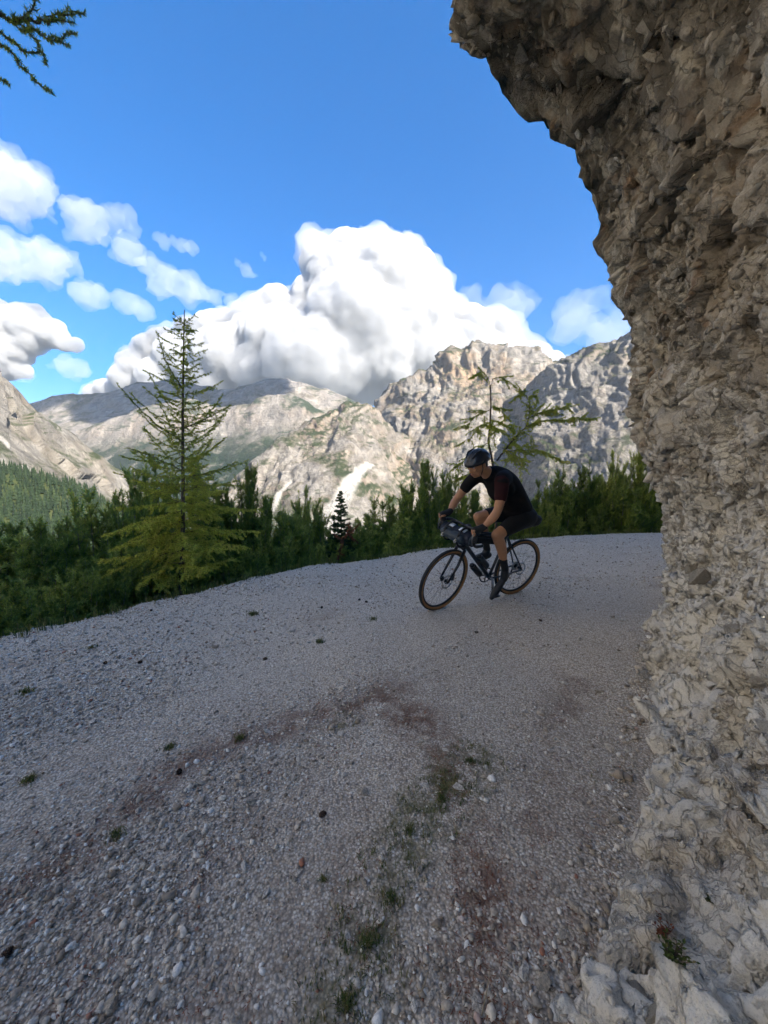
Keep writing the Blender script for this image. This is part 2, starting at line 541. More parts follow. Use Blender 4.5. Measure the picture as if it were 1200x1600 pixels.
M_FARM = rock_mountain_mat('dolomite_far', 2.0, (0.334, 0.303, 0.264), (0.210, 0.189, 0.167), (0.097, 0.092, 0.088), (0.334, 0.224, 0.140), (0.036, 0.052, 0.027), (0.011, 0.027, 0.011))

M_BOUNCEM = rock_mountain_mat('dolomite_bounce', 0.8, (0.72, 0.66, 0.57), (0.62, 0.57, 0.49), (0.44, 0.40, 0.35), (0.66, 0.55, 0.41), (0.10, 0.12, 0.05), (0.02, 0.04, 0.016))  # for the added mountainside, paled so it bounces more sunlight
# A: the mountain on the left, running down into the valley
A_rows = [
    [(-420, 440, 1350), (-200, 500, 1450), (-80, 545, 1530), (0, 584, 1600), (28, 606, 1640), (60, 642, 1700), (100, 672, 1780), (150, 708, 1880), (205, 752, 1990), (240, 792, 2060)],
    [(-420, 480, 1050), (-200, 560, 1180), (-80, 610, 1290), (0, 650, 1380), (28, 672, 1430), (60, 694, 1490), (100, 718, 1570), (150, 748, 1680), (205, 788, 1800), (245, 815, 1900)],
    [(-420, 680, 850), (-200, 700, 950), (-80, 720, 1050), (0, 735, 1130), (28, 744, 1180), (60, 756, 1240), (100, 772, 1330), (150, 792, 1450), (205, 812, 1600), (250, 832, 1750)],
    [(-420, 860, 700), (-200, 860, 780), (-80, 858, 860), (0, 855, 940), (28, 855, 990), (60, 855, 1050), (100, 855, 1130), (150, 856, 1250), (205, 860, 1400), (250, 865, 1550)]]
mA = mountain('mountain', A_rows, 'steep pale rocky mountain slope running down from the left edge', (-300, 900, -420), 230, 130, 26, 119, 620., scree=[(2.3, 5.6, 0.46, 0.74, 0.42)], forest_z=(-190, 20), tone=-0.1)
mA.data.materials.append(M_NEARM)
# E: added mountainside out of view on the left, bouncing sunlight into the shade
E_az = [-49, -58, -68, -80, -92, -104, -116, -128, -142]
def pol(azd, eld, dist):
    a = R(azd); return (math.sin(a) * dist, math.cos(a) * dist, CAM_H + dist * math.tan(R(eld)))
def mountain_polar(rows, *args, **kw):
    global at
    keep_at = at
    at = lambda a, e, d: Vector(pol(a, e, d))
    try:
        return mountain('mountain', rows, *args, **kw)
    finally:
        at = keep_at
E_rows = [[(a, e, d) for a, e, d in zip(E_az, (20, 30, 39, 45, 48, 48, 46, 42, 34), (1500, 1250, 1050, 920, 860, 860, 900, 980, 1100))],
          [(a, e, d) for a, e, d in zip(E_az, (12, 19, 26, 31, 34, 34, 32, 28, 22), (1250, 1000, 830, 720, 670, 670, 710, 790, 900))],
          [(a, e, d) for a, e, d in zip(E_az, (3, 6, 9, 11, 12, 12, 11, 9, 6), (1000, 760, 600, 520, 480, 480, 520, 600, 720))],
          [(a, e, d) for a, e, d in zip(E_az, (-9, -9, -9, -9, -9, -9, -9, -9, -9), (800, 560, 430, 370, 340, 340, 370, 430, 540))]]
m = mountain_polar(E_rows, 'added pale mountainside out of view on the left, bouncing sunlight into the shade', (-300, 0, -400), 100, 70, 40, 151, 520., scree=[(3.0, 3.0, 0.3, 0.95, 1.5), (5.5, 5.6, 0.25, 0.95, 1.3)], forest_z=(-260, -60), tone=0.1)
m.data.materials.append(M_BOUNCEM)
# D1: the rounded rocky spur in the middle, in front of the big wall
D1_rows = [
    [(330, 812, 2000), (380, 768, 2080), (430, 718, 2200), (480, 684, 2300), (520, 652, 2360), (548, 639, 2400), (580, 652, 2420), (620, 690, 2450), (660, 720, 2480), (720, 760, 2500)],
    [(330, 822, 1850), (380, 790, 1900), (430, 750, 1980), (480, 722, 2040), (520, 694, 2080), (548, 684, 2100), (580, 692, 2140), (620, 720, 2200), (660, 748, 2260), (720, 785, 2330)],
    [(330, 832, 1720), (380, 815, 1740), (430, 785, 1780), (480, 765, 1800), (520, 748, 1820), (548, 742, 1840), (580, 748, 1880), (620, 768, 1950), (660, 788, 2020), (720, 810, 2120)],
    [(330, 850, 1550), (380, 850, 1500), (430, 850, 1450), (480, 850, 1430), (520, 850, 1430), (548, 850, 1450), (580, 850, 1500), (620, 850, 1580), (660, 850, 1680), (720, 850, 1800)]]
m = mountain('mountain', D1_rows, 'rounded rocky spur with forested crest in the middle distance', (100, 500, -300), 210, 125, 84, 201, 520., scree=[(5.9, 3.7, 0.58, 0.95, 0.75), (2.6, 1.6, 0.55, 0.9, 0.16)], forest_z=(-230, -70), tone=0.05)
m.data.materials.append(M_MIDM)
# D2: the big wall with the pink crest
D2_rows = [
    [(545, 706, 3400), (590, 668, 3300), (625, 628, 3200), (655, 606, 3150), (690, 588, 3100), (712, 570, 3060), (740, 562, 3030), (765, 562, 3010), (784, 569, 3000), (801, 563, 2960), (830, 578, 2920), (868, 598, 2880), (905, 628, 2850), (960, 666, 2800)],
    [(545, 735, 2900), (590, 705, 2850), (625, 668, 2780), (655, 648, 2740), (690, 632, 2700), (712, 618, 2680), (740, 612, 2660), (765, 612, 2650), (784, 618, 2640), (801, 615, 2600), (830, 626, 2580), (868, 642, 2560), (905, 664, 2560), (960, 692, 2560)],
    [(545, 775, 2500), (590, 752, 2420), (625, 728, 2340), (655, 714, 2300), (690, 702, 2260), (712, 694, 2240), (740, 690, 2220), (765, 690, 2220), (784, 694, 2220), (801, 694, 2200), (830, 700, 2200), (868, 710, 2200), (905, 722, 2220), (960, 738, 2250)],
    [(545, 830, 2100), (590, 830, 2000), (625, 830, 1900), (655, 830, 1850), (690, 830, 1800), (712, 830, 1780), (740, 830, 1760), (765, 830, 1750), (784, 830, 1750), (801, 830, 1750), (830, 830, 1760), (868, 830, 1780), (905, 830, 1800), (960, 830, 1850)]]
m = mountain('mountain', D2_rows, 'big limestone wall with jagged pinkish crest behind the cyclist', (200, 900, -500), 260, 150, 150, 301, 700., forest_z=(-260, -90), tone=0.5)
m.data.materials.append(M_MIDM)
# D3: the grey wall on the right, going behind the rock
D3_rows = [
    [(700, 800, 3100), (760, 740, 2800), (800, 668, 2560), (840, 618, 2440), (870, 594, 2380), (905, 577, 2320), (945, 561, 2250), (985, 546, 2180), (1030, 532, 2100), (1100, 520, 2000), (1200, 520, 1900)],
    [(700, 810, 2950), (760, 760, 2650), (800, 700, 2300), (840, 660, 2100), (870, 642, 2050), (905, 628, 2000), (945, 616, 1940), (985, 606, 1880), (1030, 598, 1820), (1100, 590, 1740), (1200, 590, 1640)],
    [(700, 820, 2800), (760, 790, 2450), (800, 745, 2050), (840, 722, 1820), (870, 708, 1760), (905, 698, 1700), (945, 690, 1640), (985, 684, 1590), (1030, 680, 1540), (1100, 676, 1470), (1200, 676, 1380)],
    [(700, 840, 2600), (760, 835, 2200), (800, 830, 1800), (840, 830, 1540), (870, 830, 1450), (905, 830, 1380), (945, 830, 1320), (985, 830, 1270), (1030, 830, 1220), (1100, 830, 1160), (1200, 830, 1080)]]
m = mountain('mountain', D3_rows, 'grey limestone wall sloping up behind the overhanging rock', (300, 700, -450), 215, 140, 105, 401, 560., forest_z=(-230, -80), tone=-0.15)
m.data.materials.append(M_MIDM)
# C: the half-wooded slopes across the valley
C_rows = [
    [(40, 735, 5200), (90, 700, 5100), (130, 682, 5000), (190, 660, 4900), (250, 640, 4800), (300, 632, 4700), (345, 645, 4600), (390, 640, 4500), (432, 625, 4400), (470, 632, 4350), (505, 655, 4300), (545, 690, 4200), (600, 730, 4100)],
    [(40, 760, 4700), (90, 732, 4600), (130, 716, 4500), (190, 700, 4400), (250, 685, 4300), (300, 680, 4200), (345, 688, 4100), (390, 682, 4000), (432, 672, 3950), (470, 678, 3900), (505, 694, 3850), (545, 718, 3800), (600, 750, 3700)],
    [(40, 790, 4200), (90, 772, 4000), (130, 762, 3900), (190, 752, 3800), (250, 744, 3700), (300, 742, 3600), (345, 744, 3500), (390, 740, 3450), (432, 734, 3400), (470, 738, 3350), (505, 748, 3300), (545, 762, 3300), (600, 780, 3300)],
    [(40, 820, 3600), (90, 820, 3400), (130, 820, 3300), (190, 820, 3200), (250, 820, 3100), (300, 820, 3000), (345, 820, 2950), (390, 820, 2900), (432, 820, 2850), (470, 820, 2800), (505, 820, 2800), (545, 820, 2800), (600, 820, 2800)]]
m = mountain('mountain', C_rows, 'half wooded slopes with bare pale gullies across the valley', (0, 1200, -600), 210, 115, 80, 501, 1100., forest_z=(230, 640), tone=0.0)
m.data.materials.append(M_FARM)
# B: the far tableland behind
B_rows = [
    [(-60, 640, 6480), (30, 640, 6336), (66, 636, 6264), (92, 625, 6192), (150, 622, 6120), (195, 615, 6048), (225, 603, 6048), (270, 600, 5976), (320, 610, 5904), (370, 615, 5760), (430, 600, 5616), (470, 606, 5544), (520, 620, 5544), (565, 640, 5472), (620, 655, 5400), (700, 670, 5328)],
    [(-60, 662, 5760), (30, 662, 5616), (66, 660, 5544), (92, 654, 5472), (150, 650, 5400), (195, 646, 5328), (225, 640, 5328), (270, 638, 5256), (320, 642, 5184), (370, 645, 5040), (430, 636, 4896), (470, 640, 4824), (520, 650, 4824), (565, 660, 4752), (620, 672, 4680), (700, 684, 4608)],
    [(-60, 710, 4752), (30, 708, 4680), (66, 706, 4608), (92, 704, 4536), (150, 702, 4464), (195, 700, 4392), (225, 698, 4392), (270, 698, 4320), (320, 700, 4248), (370, 700, 4176), (430, 696, 4032), (470, 698, 3960), (520, 702, 3960), (565, 706, 3888), (620, 712, 3816), (700, 720, 3744)],
    [(-60, 780, 3888), (30, 780, 3888), (66, 780, 3816), (92, 780, 3744), (150, 780, 3744), (195, 780, 3744), (225, 780, 3744), (270, 780, 3672), (320, 780, 3672), (370, 780, 3600), (430, 780, 3528), (470, 780, 3528), (520, 780, 3528), (565, 780, 3456), (620, 780, 3384), (700, 780, 3312)]]
m = mountain('mountain', B_rows, 'far hazy tableland ridge under the big white cloud', (0, 1100, -400), 210, 90, 90, 601, 1200., forest_z=(150, 620), tone=0.1)
m.data.materials.append(M_FARM)

# ================================================================== clouds
def ico(sub):
    bm = bmesh.new()
    bmesh.ops.create_icosphere(bm, subdivisions=sub, radius=1.0)
    bm.verts.ensure_lookup_table()
    V = np.array([v.co[:] for v in bm.verts]); F = np.array([[v.index for v in f.verts] for f in bm.faces])
    bm.free()
    return V, F
ICO1, ICO2, ICO3 = ico(1), ico(2), ico(3)
def eval_mods(o):
    """bake the modifiers of an object into its mesh"""
    dg = bpy.context.evaluated_depsgraph_get()
    me = bpy.data.meshes.new_from_object(o.evaluated_get(dg))
    old = o.data
    o.modifiers.clear()
    o.data = me
    bpy.data.meshes.remove(old)
    return o
def mesh_np(me):
    V = np.empty(len(me.vertices) * 3, np.float32); me.vertices.foreach_get('co', V)
    N = np.empty(len(me.vertices) * 3, np.float32); me.vertices.foreach_get('normal', N)
    return V.reshape(-1, 3).astype(np.float64), N.reshape(-1, 3).astype(np.float64)
CLOUD_BAKE = []
def cloud(name, blobs, y, voxel, mat, label, seed, amp=1.0, squash=0.8, flat=None, rag=0.0):
    """a heap of rounded turrets fused into one skin, then given cauliflower relief at falling sizes"""
    V, F, o0 = [], [], 0
    rng = np.random.default_rng(seed)
    for (px, py, rp, dy) in blobs:
        c = np.array(at(px, py, y + dy)); r = rp / 600 * (y + dy)
        v = ICO2[0] * r * np.array([1, 0.9, squash]) + c
        V.append(v); F.append(ICO2[1] + o0); o0 += len(v)
    o = new_obj(name, np.vstack(V), np.vstack(F))
    md = o.modifiers.new('remesh', 'REMESH'); md.mode = 'VOXEL'; md.voxel_size = voxel
    sm = o.modifiers.new('smooth', 'SMOOTH'); sm.factor = 0.8; sm.iterations = 3
    eval_mods(o)
    P, N = mesh_np(o.data)
    s = voxel * 14
    for k, (sc, am) in enumerate(((1.0, 0.20), (0.42, 0.17), (0.19, 0.13), (0.085, 0.09))):
        wv = np.stack([fbm(P / (s * sc) * 0.9, 3, seed=seed + 10 * k + q) for q in range(3)], 1)
        hid, vec, f1, f2 = voronoi(P / (s * sc) + 0.75 * wv, seed + k)
        puff = (np.sqrt(np.clip(1.05 - f1 * f1 * 1.3, 0, None)) - 0.55) * (0.35 + 0.9 * _u(hid, 3)) + 0.30 * wv[:, 0]
        w = np.ones(len(P))
        if flat is not None:
            w = smoothstep(flat, flat + s * 0.8, P[:, 2]) * 0.85 + 0.15
        P = P + N * (puff * am * s * sc * 2.2 * amp * w)[:, None]
        o.data.vertices.foreach_set('co', P.astype(np.float32).ravel()); o.data.update()
        _, N = mesh_np(o.data)
    if rag:
        P = P + N * (rag * fbm(P / 420 * np.array([1, 1, 1.7]), 5, 0.62, seed=seed + 77))[:, None] + (rag * 0.6 * np.stack([fbm(P / 600, 3, seed=seed + 80 + q) for q in range(3)], 1))
    o.data.vertices.foreach_set('co', P.astype(np.float32).ravel())
    o.data.update()
    md = o.modifiers.new('remesh', 'REMESH'); md.mode = 'VOXEL'; md.voxel_size = voxel * 0.95      # one clean skin again
    CLOUD_BAKE.append(o)
    o.data.materials.clear(); o.data.materials.append(mat)
    tag(o, label=label, cat='cloud')
    return o
def cloud_mat(name, density):
    g = NG(name)
    vol = g.n('VolumePrincipled')
    vol.inputs['Color'].default_value = (0.72, 0.727, 0.74, 1)
    vol.inputs['Density'].default_value = density
    vol.inputs['Anisotropy'].default_value = 0.0
    g.t.links.new(vol.outputs[0], g.out.inputs['Volume'])
    return g.m
M_CLOUD = cloud_mat('cumulus', 0.007)
CY = 13500
big = [(505, 408, 34, 0), (545, 398, 36, 0), (585, 402, 34, 0), (615, 398, 30, 100), (640, 420, 36, 200), (535, 440, 58, -300), (600, 450, 66, -500), (650, 455, 44, 0), (672, 452, 28, 200),
       (500, 470, 44, -200), (560, 500, 74, -900), (640, 500, 62, -500), (690, 500, 34, 100), (470, 500, 44, -200), (436, 478, 30, 0), (415, 490, 28, 0), (400, 510, 36, 0), (440, 530, 56, -500),
       (350, 505, 22, 300), (330, 520, 28, 300), (300, 520, 22, 400), (235, 545, 24, 500), (255, 535, 22, 500), (290, 560, 44, 300), (215, 570, 24, 500), (360, 560, 56, 0), (500, 560, 74, -1000), (590, 560, 66, -700), (660, 550, 58, -300),
       (735, 515, 38, 300), (775, 520, 32, 400), (715, 550, 48, 0), (790, 548, 30, 400), (760, 555, 40, 200), (830, 562, 28, 500), (855, 575, 26, 500), (880, 582, 20, 600), (905, 580, 22, 600), (935, 575, 22, 700), (965, 562, 24, 700), (1000, 555, 30, 700),
       (250, 590, 32, 300), (200, 592, 22, 500), (330, 590, 40, 0), (420, 580, 46, -400), (560, 595, 44, -500), (640, 600, 42, -200), (170, 604, 16, 600), (150, 612, 12, 700), (720, 590, 30, 200)]
cloud('cumulus_cloud', big, CY, 53, M_CLOUD, 'huge towering white cumulus cloud above the mountains', 71)
M_FRINGE = cloud_mat('cloud_fringe', 0.0011)
cloud('cloud_fringe', [(x, y, r * 1.0 + 2, d) for x, y, r, d in big[::2]], CY, 115, M_FRINGE, 'thin torn vapour around the edges of the big cumulus', 73, 1.1, rag=420)
left = [(10, 505, 34, 0), (45, 505, 30, 0), (80, 520, 24, 100), (105, 537, 15, 200), (-20, 520, 44, -200), (20, 545, 26, 0), (-10, 560, 38, 0), (40, 528, 26, 0), (25, 575, 16, 100), (-50, 540, 50, 0)]
cloud('cumulus_cloud', left, CY, 50, M_CLOUD, 'white puffy cloud above the left mountain at the left edge', 72)

M_WISP = cloud_mat('thin_cloud', 0.0007)
M_VEIL = cloud_mat('veil_cloud', 0.00035)
for blobs, mt, sd_, lab in (
    ([(-10, 262, 30, 0), (20, 268, 30, 0), (45, 282, 24, 0), (62, 296, 14, 0), (10, 300, 26, 0), (-30, 300, 40, 0), (40, 312, 20, 0), (65, 330, 12, 100), (30, 335, 12, 100)], M_WISP, 81, 'ragged white cloud high at the left edge'),
    ([(100, 318, 12, 0), (122, 330, 18, 0), (148, 342, 18, 0), (170, 348, 14, 0), (190, 340, 13, 0), (205, 350, 9, 0), (130, 358, 14, 0), (160, 366, 10, 0), (190, 378, 9, 0), (205, 395, 9, 0), (185, 405, 8, 0)], M_WISP, 82, 'torn white cloud to the right of the high left cloud'),
    ([(0, 392, 24, 0), (35, 395, 26, 0), (72, 400, 24, 0), (100, 408, 14, 0), (20, 412, 22, 0), (60, 416, 18, 0), (-30, 400, 30, 0)], M_WISP, 83, 'flat oval cloud in the middle of the left edge'),
    ([(240, 418, 14, 0), (262, 432, 18, 0), (285, 445, 18, 0), (310, 456, 14, 0), (335, 464, 9, 0), (360, 469, 6, 0), (250, 448, 10, 0)], M_WISP, 84, 'slanting thin cloud streak above the larch'),
    ([(200, 476, 12, 0), (220, 484, 13, 0), (185, 470, 8, 0), (150, 462, 12, 0), (125, 460, 10, 0), (130, 445, 6, 0), (165, 468, 7, 0)], M_WISP, 85, 'small thin cloud left of the slanting streak'),
    ([(248, 372, 7, 0), (258, 380, 7, 0), (285, 382, 8, 0), (302, 390, 7, 0), (270, 378, 5, 0)], M_WISP, 86, 'tiny pair of wisps above the slanting streak'),
    ([(388, 424, 9, 0), (372, 412, 4, 0), (412, 400, 4, 0), (398, 428, 5, 0)], M_WISP, 87, 'tiny wisp left of the big cloud top'),
    ([(108, 576, 16, 0), (125, 578, 10, 0), (85, 578, 10, 0), (40, 585, 12, 0)], M_WISP, 88, 'little cloud low over the far tableland'),
    ([(905, 485, 26, 0), (925, 470, 20, 0), (890, 505, 18, 0), (950, 520, 30, 0), (975, 535, 30, 0), (920, 510, 24, 0)], M_VEIL, 89, 'faint grey veil of cloud beside the rock'),
    ([(800, 478, 22, 0), (780, 488, 24, 0), (820, 466, 14, 0), (760, 500, 22, 0), (740, 470, 10, 0), (730, 462, 8, 0)], M_VEIL, 90, 'thin grey cloud trailing right of the big cumulus')):
    c_ = cloud('thin_cloud', blobs, CY - 900, (34 if max(b[2] for b in blobs) < 12 else 60) if mt is M_WISP else 80, mt, lab, sd_, 1.2, 0.75, rag=620 * min(1.0, max(b[2] for b in blobs) / 24))

dg = bpy.context.evaluated_depsgraph_get()
for o in CLOUD_BAKE:
    me = bpy.data.meshes.new_from_object(o.evaluated_get(dg)); o.modifiers.clear(); o.data = me
ORD = ['first', 'second', 'third', 'fourth', 'fifth', 'sixth', 'seventh', 'eighth', 'ninth', 'tenth', 'eleventh', 'twelfth', 'thirteenth', 'fourteenth', 'fifteenth', 'sixteenth']
# added clouds out of view round the sky, whitening the light in the shade
rngc = np.random.default_rng(303)
LABS = ['added cumulus cloud out of view beside the valley']
for k, (azd, el, wdt) in enumerate([(-60, 11, 3.0), (-66, 27, 3.2), (-82, 17, 3.4), (-92, 34, 3.2), (-108, 14, 3.6), (-118, 28, 3.4), (-138, 20, 3.0), (-150, 40, 2.6), (98, 22, 3.2), (68, 17, 3.2), (-70, 48, 2.6), (-110, 50, 2.6), (30, 66, 2.4), (-60, 68, 2.4)]):
    a = R(azd)
    dist = 12500 if el < 40 else 5200 / math.tan(R(el))
    c0 = np.array([math.sin(a) * dist, math.cos(a) * dist, dist * math.tan(R(el))])
    V, F, o0 = [], [], 0
    for q in range(11):
        f = q / 10 - 0.5
        r = rngc.uniform(420, 900) * (1.1 - abs(f))
        pos = c0 + np.array([math.cos(a), -math.sin(a), 0]) * f * wdt * 1900 + np.array([math.sin(a), math.cos(a), 0]) * rngc.uniform(-700, 700) + np.array([0, 0, rngc.uniform(-150, 700) * (1 - 1.6 * abs(f))])
        v_ = ICO2[0] * r + pos
        V.append(v_); F.append(ICO2[1] + o0); o0 += len(v_)
    o = new_obj('cumulus_cloud', np.vstack(V), np.vstack(F))
    md = o.modifiers.new('remesh', 'REMESH'); md.mode = 'VOXEL'; md.voxel_size = 210
    eval_mods(o)
    P, N = mesh_np(o.data)
    P = P + N * (260 * fbm(P / 900, 4, 0.6, seed=310 + k, mode='billow'))[:, None]
    o.data.vertices.foreach_set('co', P.astype(np.float32).ravel()); o.data.update()
    o.data.materials.clear(); o.data.materials.append(M_CLOUD)
    tag(o, label='added cumulus outside the view to whiten the shade light, %s of its ring' % ORD[k], cat='cloud', group='added clouds out of view round the sky')

# ================================================================== haze
g = NG('haze_air')
pv = g.n('VolumePrincipled')
pv.inputs['Color'].default_value = (0.80, 0.88, 1.0, 1)
pv.inputs['Density'].default_value = 2.3e-5
pv.inputs['Anisotropy'].default_value = 0.1
g.t.links.new(pv.outputs[0], g.out.inputs['Volume'])
HB = [(-27000, -9500, -1400), (27000, -9500, -1400), (27000, 10800, -1400), (-27000, 10800, -1400), (-27000, -9500, 1650), (27000, -9500, 1650), (27000, 10800, 1650), (-27000, 10800, 1650)]
haze = new_obj('haze', HB, [(0, 3, 2, 1), (4, 5, 6, 7), (0, 1, 5, 4), (1, 2, 6, 5), (2, 3, 7, 6), (3, 0, 4, 7)], g.m)
tag(haze, label='thin blue air haze over the valley', kind='stuff')
# ================================================================== the overhanging rock
ROCK_LEVELS = [
    # z, plan points from behind the camera along the foot to the corner and round it
    (-0.30, [(15.0, -15.5), (2.80, -12.0), (0.2, -3.0), (0.45, -1.4), (0.34, 0.1), (0.24, 0.70), (0.64, 1.10), (1.40, 2.08), (2.86, 3.80), (4.6, 4.5), (9.0, 5.4), (40, 5.0)]),
    (0.02, [(15.0, -15.5), (2.90, -12.0), (0.3, -3.0), (0.55, -1.4), (0.48, 0.1), (0.44, 0.78), (0.78, 1.14), (1.52, 2.12), (2.84, 3.74), (4.5, 4.6), (9.0, 5.6), (40, 5.2)]),
    (0.26, [(15.0, -15.5), (3.20, -12.0), (0.6, -3.0), (0.80, -1.4), (0.78, 0.1), (0.80, 0.76), (1.06, 1.16), (1.76, 2.15), (2.78, 3.63), (4.4, 4.6), (9.0, 5.6), (40, 5.2)]),
    (0.52, [(15.0, -15.5), (3.40, -12.0), (0.8, -3.0), (1.00, -1.4), (0.98, 0.1), (1.02, 0.85), (1.34, 1.42), (1.96, 2.30), (2.69, 3.55), (4.3, 4.6), (9.0, 5.6), (40, 5.2)]),
    (1.10, [(15.0, -15.5), (3.80, -12.0), (1.2, -3.0), (1.30, -1.4), (1.30, 0.1), (1.40, 1.05), (1.66, 1.72), (2.08, 2.50), (2.52, 3.50), (4.0, 4.7), (9.0, 5.8), (40, 5.4)]),
    (1.90, [(15.0, -15.5), (4.00, -12.0), (1.4, -3.0), (1.50, -1.4), (1.50, 0.1), (1.52, 1.15), (1.67, 1.85), (1.93, 2.62), (2.22, 3.40), (3.6, 4.8), (9.0, 6.0), (40, 5.5)]),
    (2.40, [(15.0, -15.5), (4.00, -12.0), (1.4, -3.0), (1.50, -1.4), (1.48, 0.1), (1.48, 1.20), (1.60, 1.90), (1.82, 2.60), (2.07, 3.30), (3.4, 4.8), (9.0, 6.2), (40, 5.6)]),
    (3.07, [(15.0, -15.5), (3.80, -12.0), (1.2, -3.0), (1.30, -1.4), (1.26, 0.1), (1.28, 1.20), (1.39, 1.85), (1.57, 2.52), (1.78, 3.15), (3.0, 4.6), (8.6, 6.2), (40, 5.6)]),
    (3.43, [(15.0, -15.5), (3.50, -12.0), (0.9, -3.0), (1.00, -1.4), (1.00, 0.1), (1.05, 1.20), (1.16, 1.80), (1.34, 2.42), (1.56, 3.00), (2.7, 4.4), (8.4, 6.0), (40, 5.5)]),
    (3.96, [(15.0, -15.5), (3.00, -12.0), (0.4, -3.0), (0.48, -1.4), (0.46, 0.1), (0.50, 1.10), (0.60, 1.62), (0.78, 2.20), (1.00, 2.80), (2.2, 4.0), (8.0, 5.8), (40, 5.4)]),
    (4.24, [(15.0, -15.5), (2.60, -12.0), (0.0, -3.0), (0.08, -1.4), (0.02, 0.1), (0.05, 1.00), (0.10, 1.52), (0.23, 2.10), (0.425, 2.60), (1.8, 3.7), (7.6, 5.6), (40, 5.4)]),
    (4.70, [(15.0, -15.5), (2.30, -12.0), (-0.3, -3.0), (-0.30, -1.4), (-0.32, 0.1), (-0.28, 1.00), (-0.22, 1.50), (-0.08, 2.05), (0.14, 2.46), (1.6, 3.5), (7.4, 5.4), (40, 5.2)]),
    (5.60, [(15.0, -15.5), (2.30, -12.0), (-0.3, -3.0), (-0.35, -1.4), (-0.38, 0.1), (-0.32, 1.00), (-0.26, 1.45), (-0.10, 1.95), (0.14, 2.32), (1.6, 3.4), (7.4, 5.3), (40, 5.0)]),
    (7.50, [(15.0, -15.5), (2.70, -12.0), (0.10, -3.10), (0.05, -1.50), (0.02, 0.00), (0.08, 0.90), (0.14, 1.35), (0.30, 1.85), (0.54, 2.22), (2.00, 3.30), (7.80, 5.20), (40.0, 4.90)]),
    (10.60, [(15.0, -15.5), (3.30, -12.0), (0.70, -3.30), (0.65, -1.70), (0.62, -0.20), (0.68, 0.70), (0.74, 1.15), (0.90, 1.65), (1.14, 2.02), (2.60, 3.10), (8.40, 5.00), (40.0, 4.70)]),
    (12.60, [(15.0, -15.5), (8.0, -12.0), (5.70, -4.50), (5.65, -2.90), (5.62, -1.40), (5.68, -0.50), (5.74, -0.05), (5.90, 0.45), (6.14, 0.82), (7.60, 1.90), (13.40, 3.80), (40.0, 3.50)]),
]
LZ = np.array([l[0] for l in ROCK_LEVELS])
LP = np.array([l[1] for l in ROCK_LEVELS], float)
LP[:, :, 0] += np.interp(LZ, [0, 0.5, 1, 3, 4, 4.24, 5], [-0.07, -0.05, 0.0, 0.04, 0.10, 0.0, 0.0])[:, None]
def cliff_grid(tu, zs):
    """tu: knots along the plan, zs: heights"""
    lines = np.stack([catmull(LP[k], tu) for k in range(len(LZ))], 0)     # (levels, nu, 2)
    k = np.interp(zs, LZ, np.arange(len(LZ)))
    P = np.zeros((len(tu), len(zs), 3))
    for i in range(len(tu)):
        P[i, :, :2] = catmull(lines[:, i], k)
        P[i, :, 2] = zs
    return P.reshape(-1, 3)
def blur(d, nu, nv, it=1):
    g = d.reshape(nu, nv).astype(np.float32)
    for _ in range(it):
        p = np.pad(g, 1, mode='edge')
        g = (p[1:-1, 1:-1] * 2 + p[:-2, 1:-1] + p[2:, 1:-1] + p[1:-1, :-2] + p[1:-1, 2:]) / 6
    return g.ravel()
def rock_disp(P, nu, nv):
    """angular relief of the rock body: tilted planes at falling sizes; the loose stones come on top as real stones"""
    B = P.copy()
    B[:, 2] = P[:, 2] * 1.15 + P[:, 0] * 0.5 - P[:, 1] * 0.25
    warp = np.stack([fbm(B * 2.1, 3, seed=400 + k) for k in range(3)], 1)
    Q = B + 0.14 * warp
    zone = smoothstep(-0.25, 0.25, fbm(B * 1.1, 3, seed=430) + 0.30 * smoothstep(1.9, 0.9, P[:, 2]) - 0.22 * smoothstep(0.55, 0.25, P[:, 2]))          # smooth slabs against rubble
    a1, r1, e1 = facets(Q, 0.62, 421, 0.9)
    a2, r2, e2 = facets(Q + 0.05 * warp, 0.27, 422, 1.0)
    a3, r3, e3 = facets(Q + 0.03 * np.stack([fbm(B * 9, 2, seed=440 + k) for k in range(3)], 1), 0.115, 423, 1.0)
    hi = smoothstep(2.3, 3.4, P[:, 2])
    raw = smoothstep(0.8, 1.5, P[:, 2])
    bl = lambda q, it: blur(q, nu, nv, it) * (1 - raw) + q * raw
    d = 0.17 * fbm(B * 0.9, 3, seed=410) + bl(0.105 * a1 - 0.05 * smoothstep(0.10, 0.0, e1), 2)
    d = d + bl((0.056 - 0.010 * hi) * a2 - 0.02 * smoothstep(0.08, 0.0, e2), 1) + bl(0.026 * a3 - 0.012 * smoothstep(0.12, 0.0, e3), 1)
    d = d + 0.014 * fbm(B * 11, 5, 0.6, seed=450) * (0.5 + zone) + 0.02 * fbm(B * 4, 4, 0.55, seed=451, mode='ridge')
    # bedding: thin ledges dipping to the left, broken where the rock is shattered
    bed = (P[:, 2] * 0.86 - P[:, 0] * 0.42 + P[:, 1] * 0.18) / 0.135 + 1.6 * fbm(B * 1.7, 3, seed=470)
    fr_ = bed - np.floor(bed)
    hb_ = _u(_h(np.floor(bed).astype(np.int64), np.floor(P[:, 1] * 1.5 + 2 * warp[:, 0]).astype(np.int64), np.zeros(len(P), np.int64), 5), 3)
    d = d + (0.020 + 0.035 * hb_) * (fr_ - 0.5) * smoothstep(-0.2, 0.25, fbm(B * 0.8, 3, seed=471)) * (0.4 + 0.6 * smoothstep(0.3, 1.0, P[:, 2])) * (1 - 0.8 * smoothstep(3.3, 4.0, P[:, 2]))
    tone = 0.38 * r2 + 0.36 * r3 + 0.26 * hb_
    return d, tone, zone
NU, NV = 560, 700
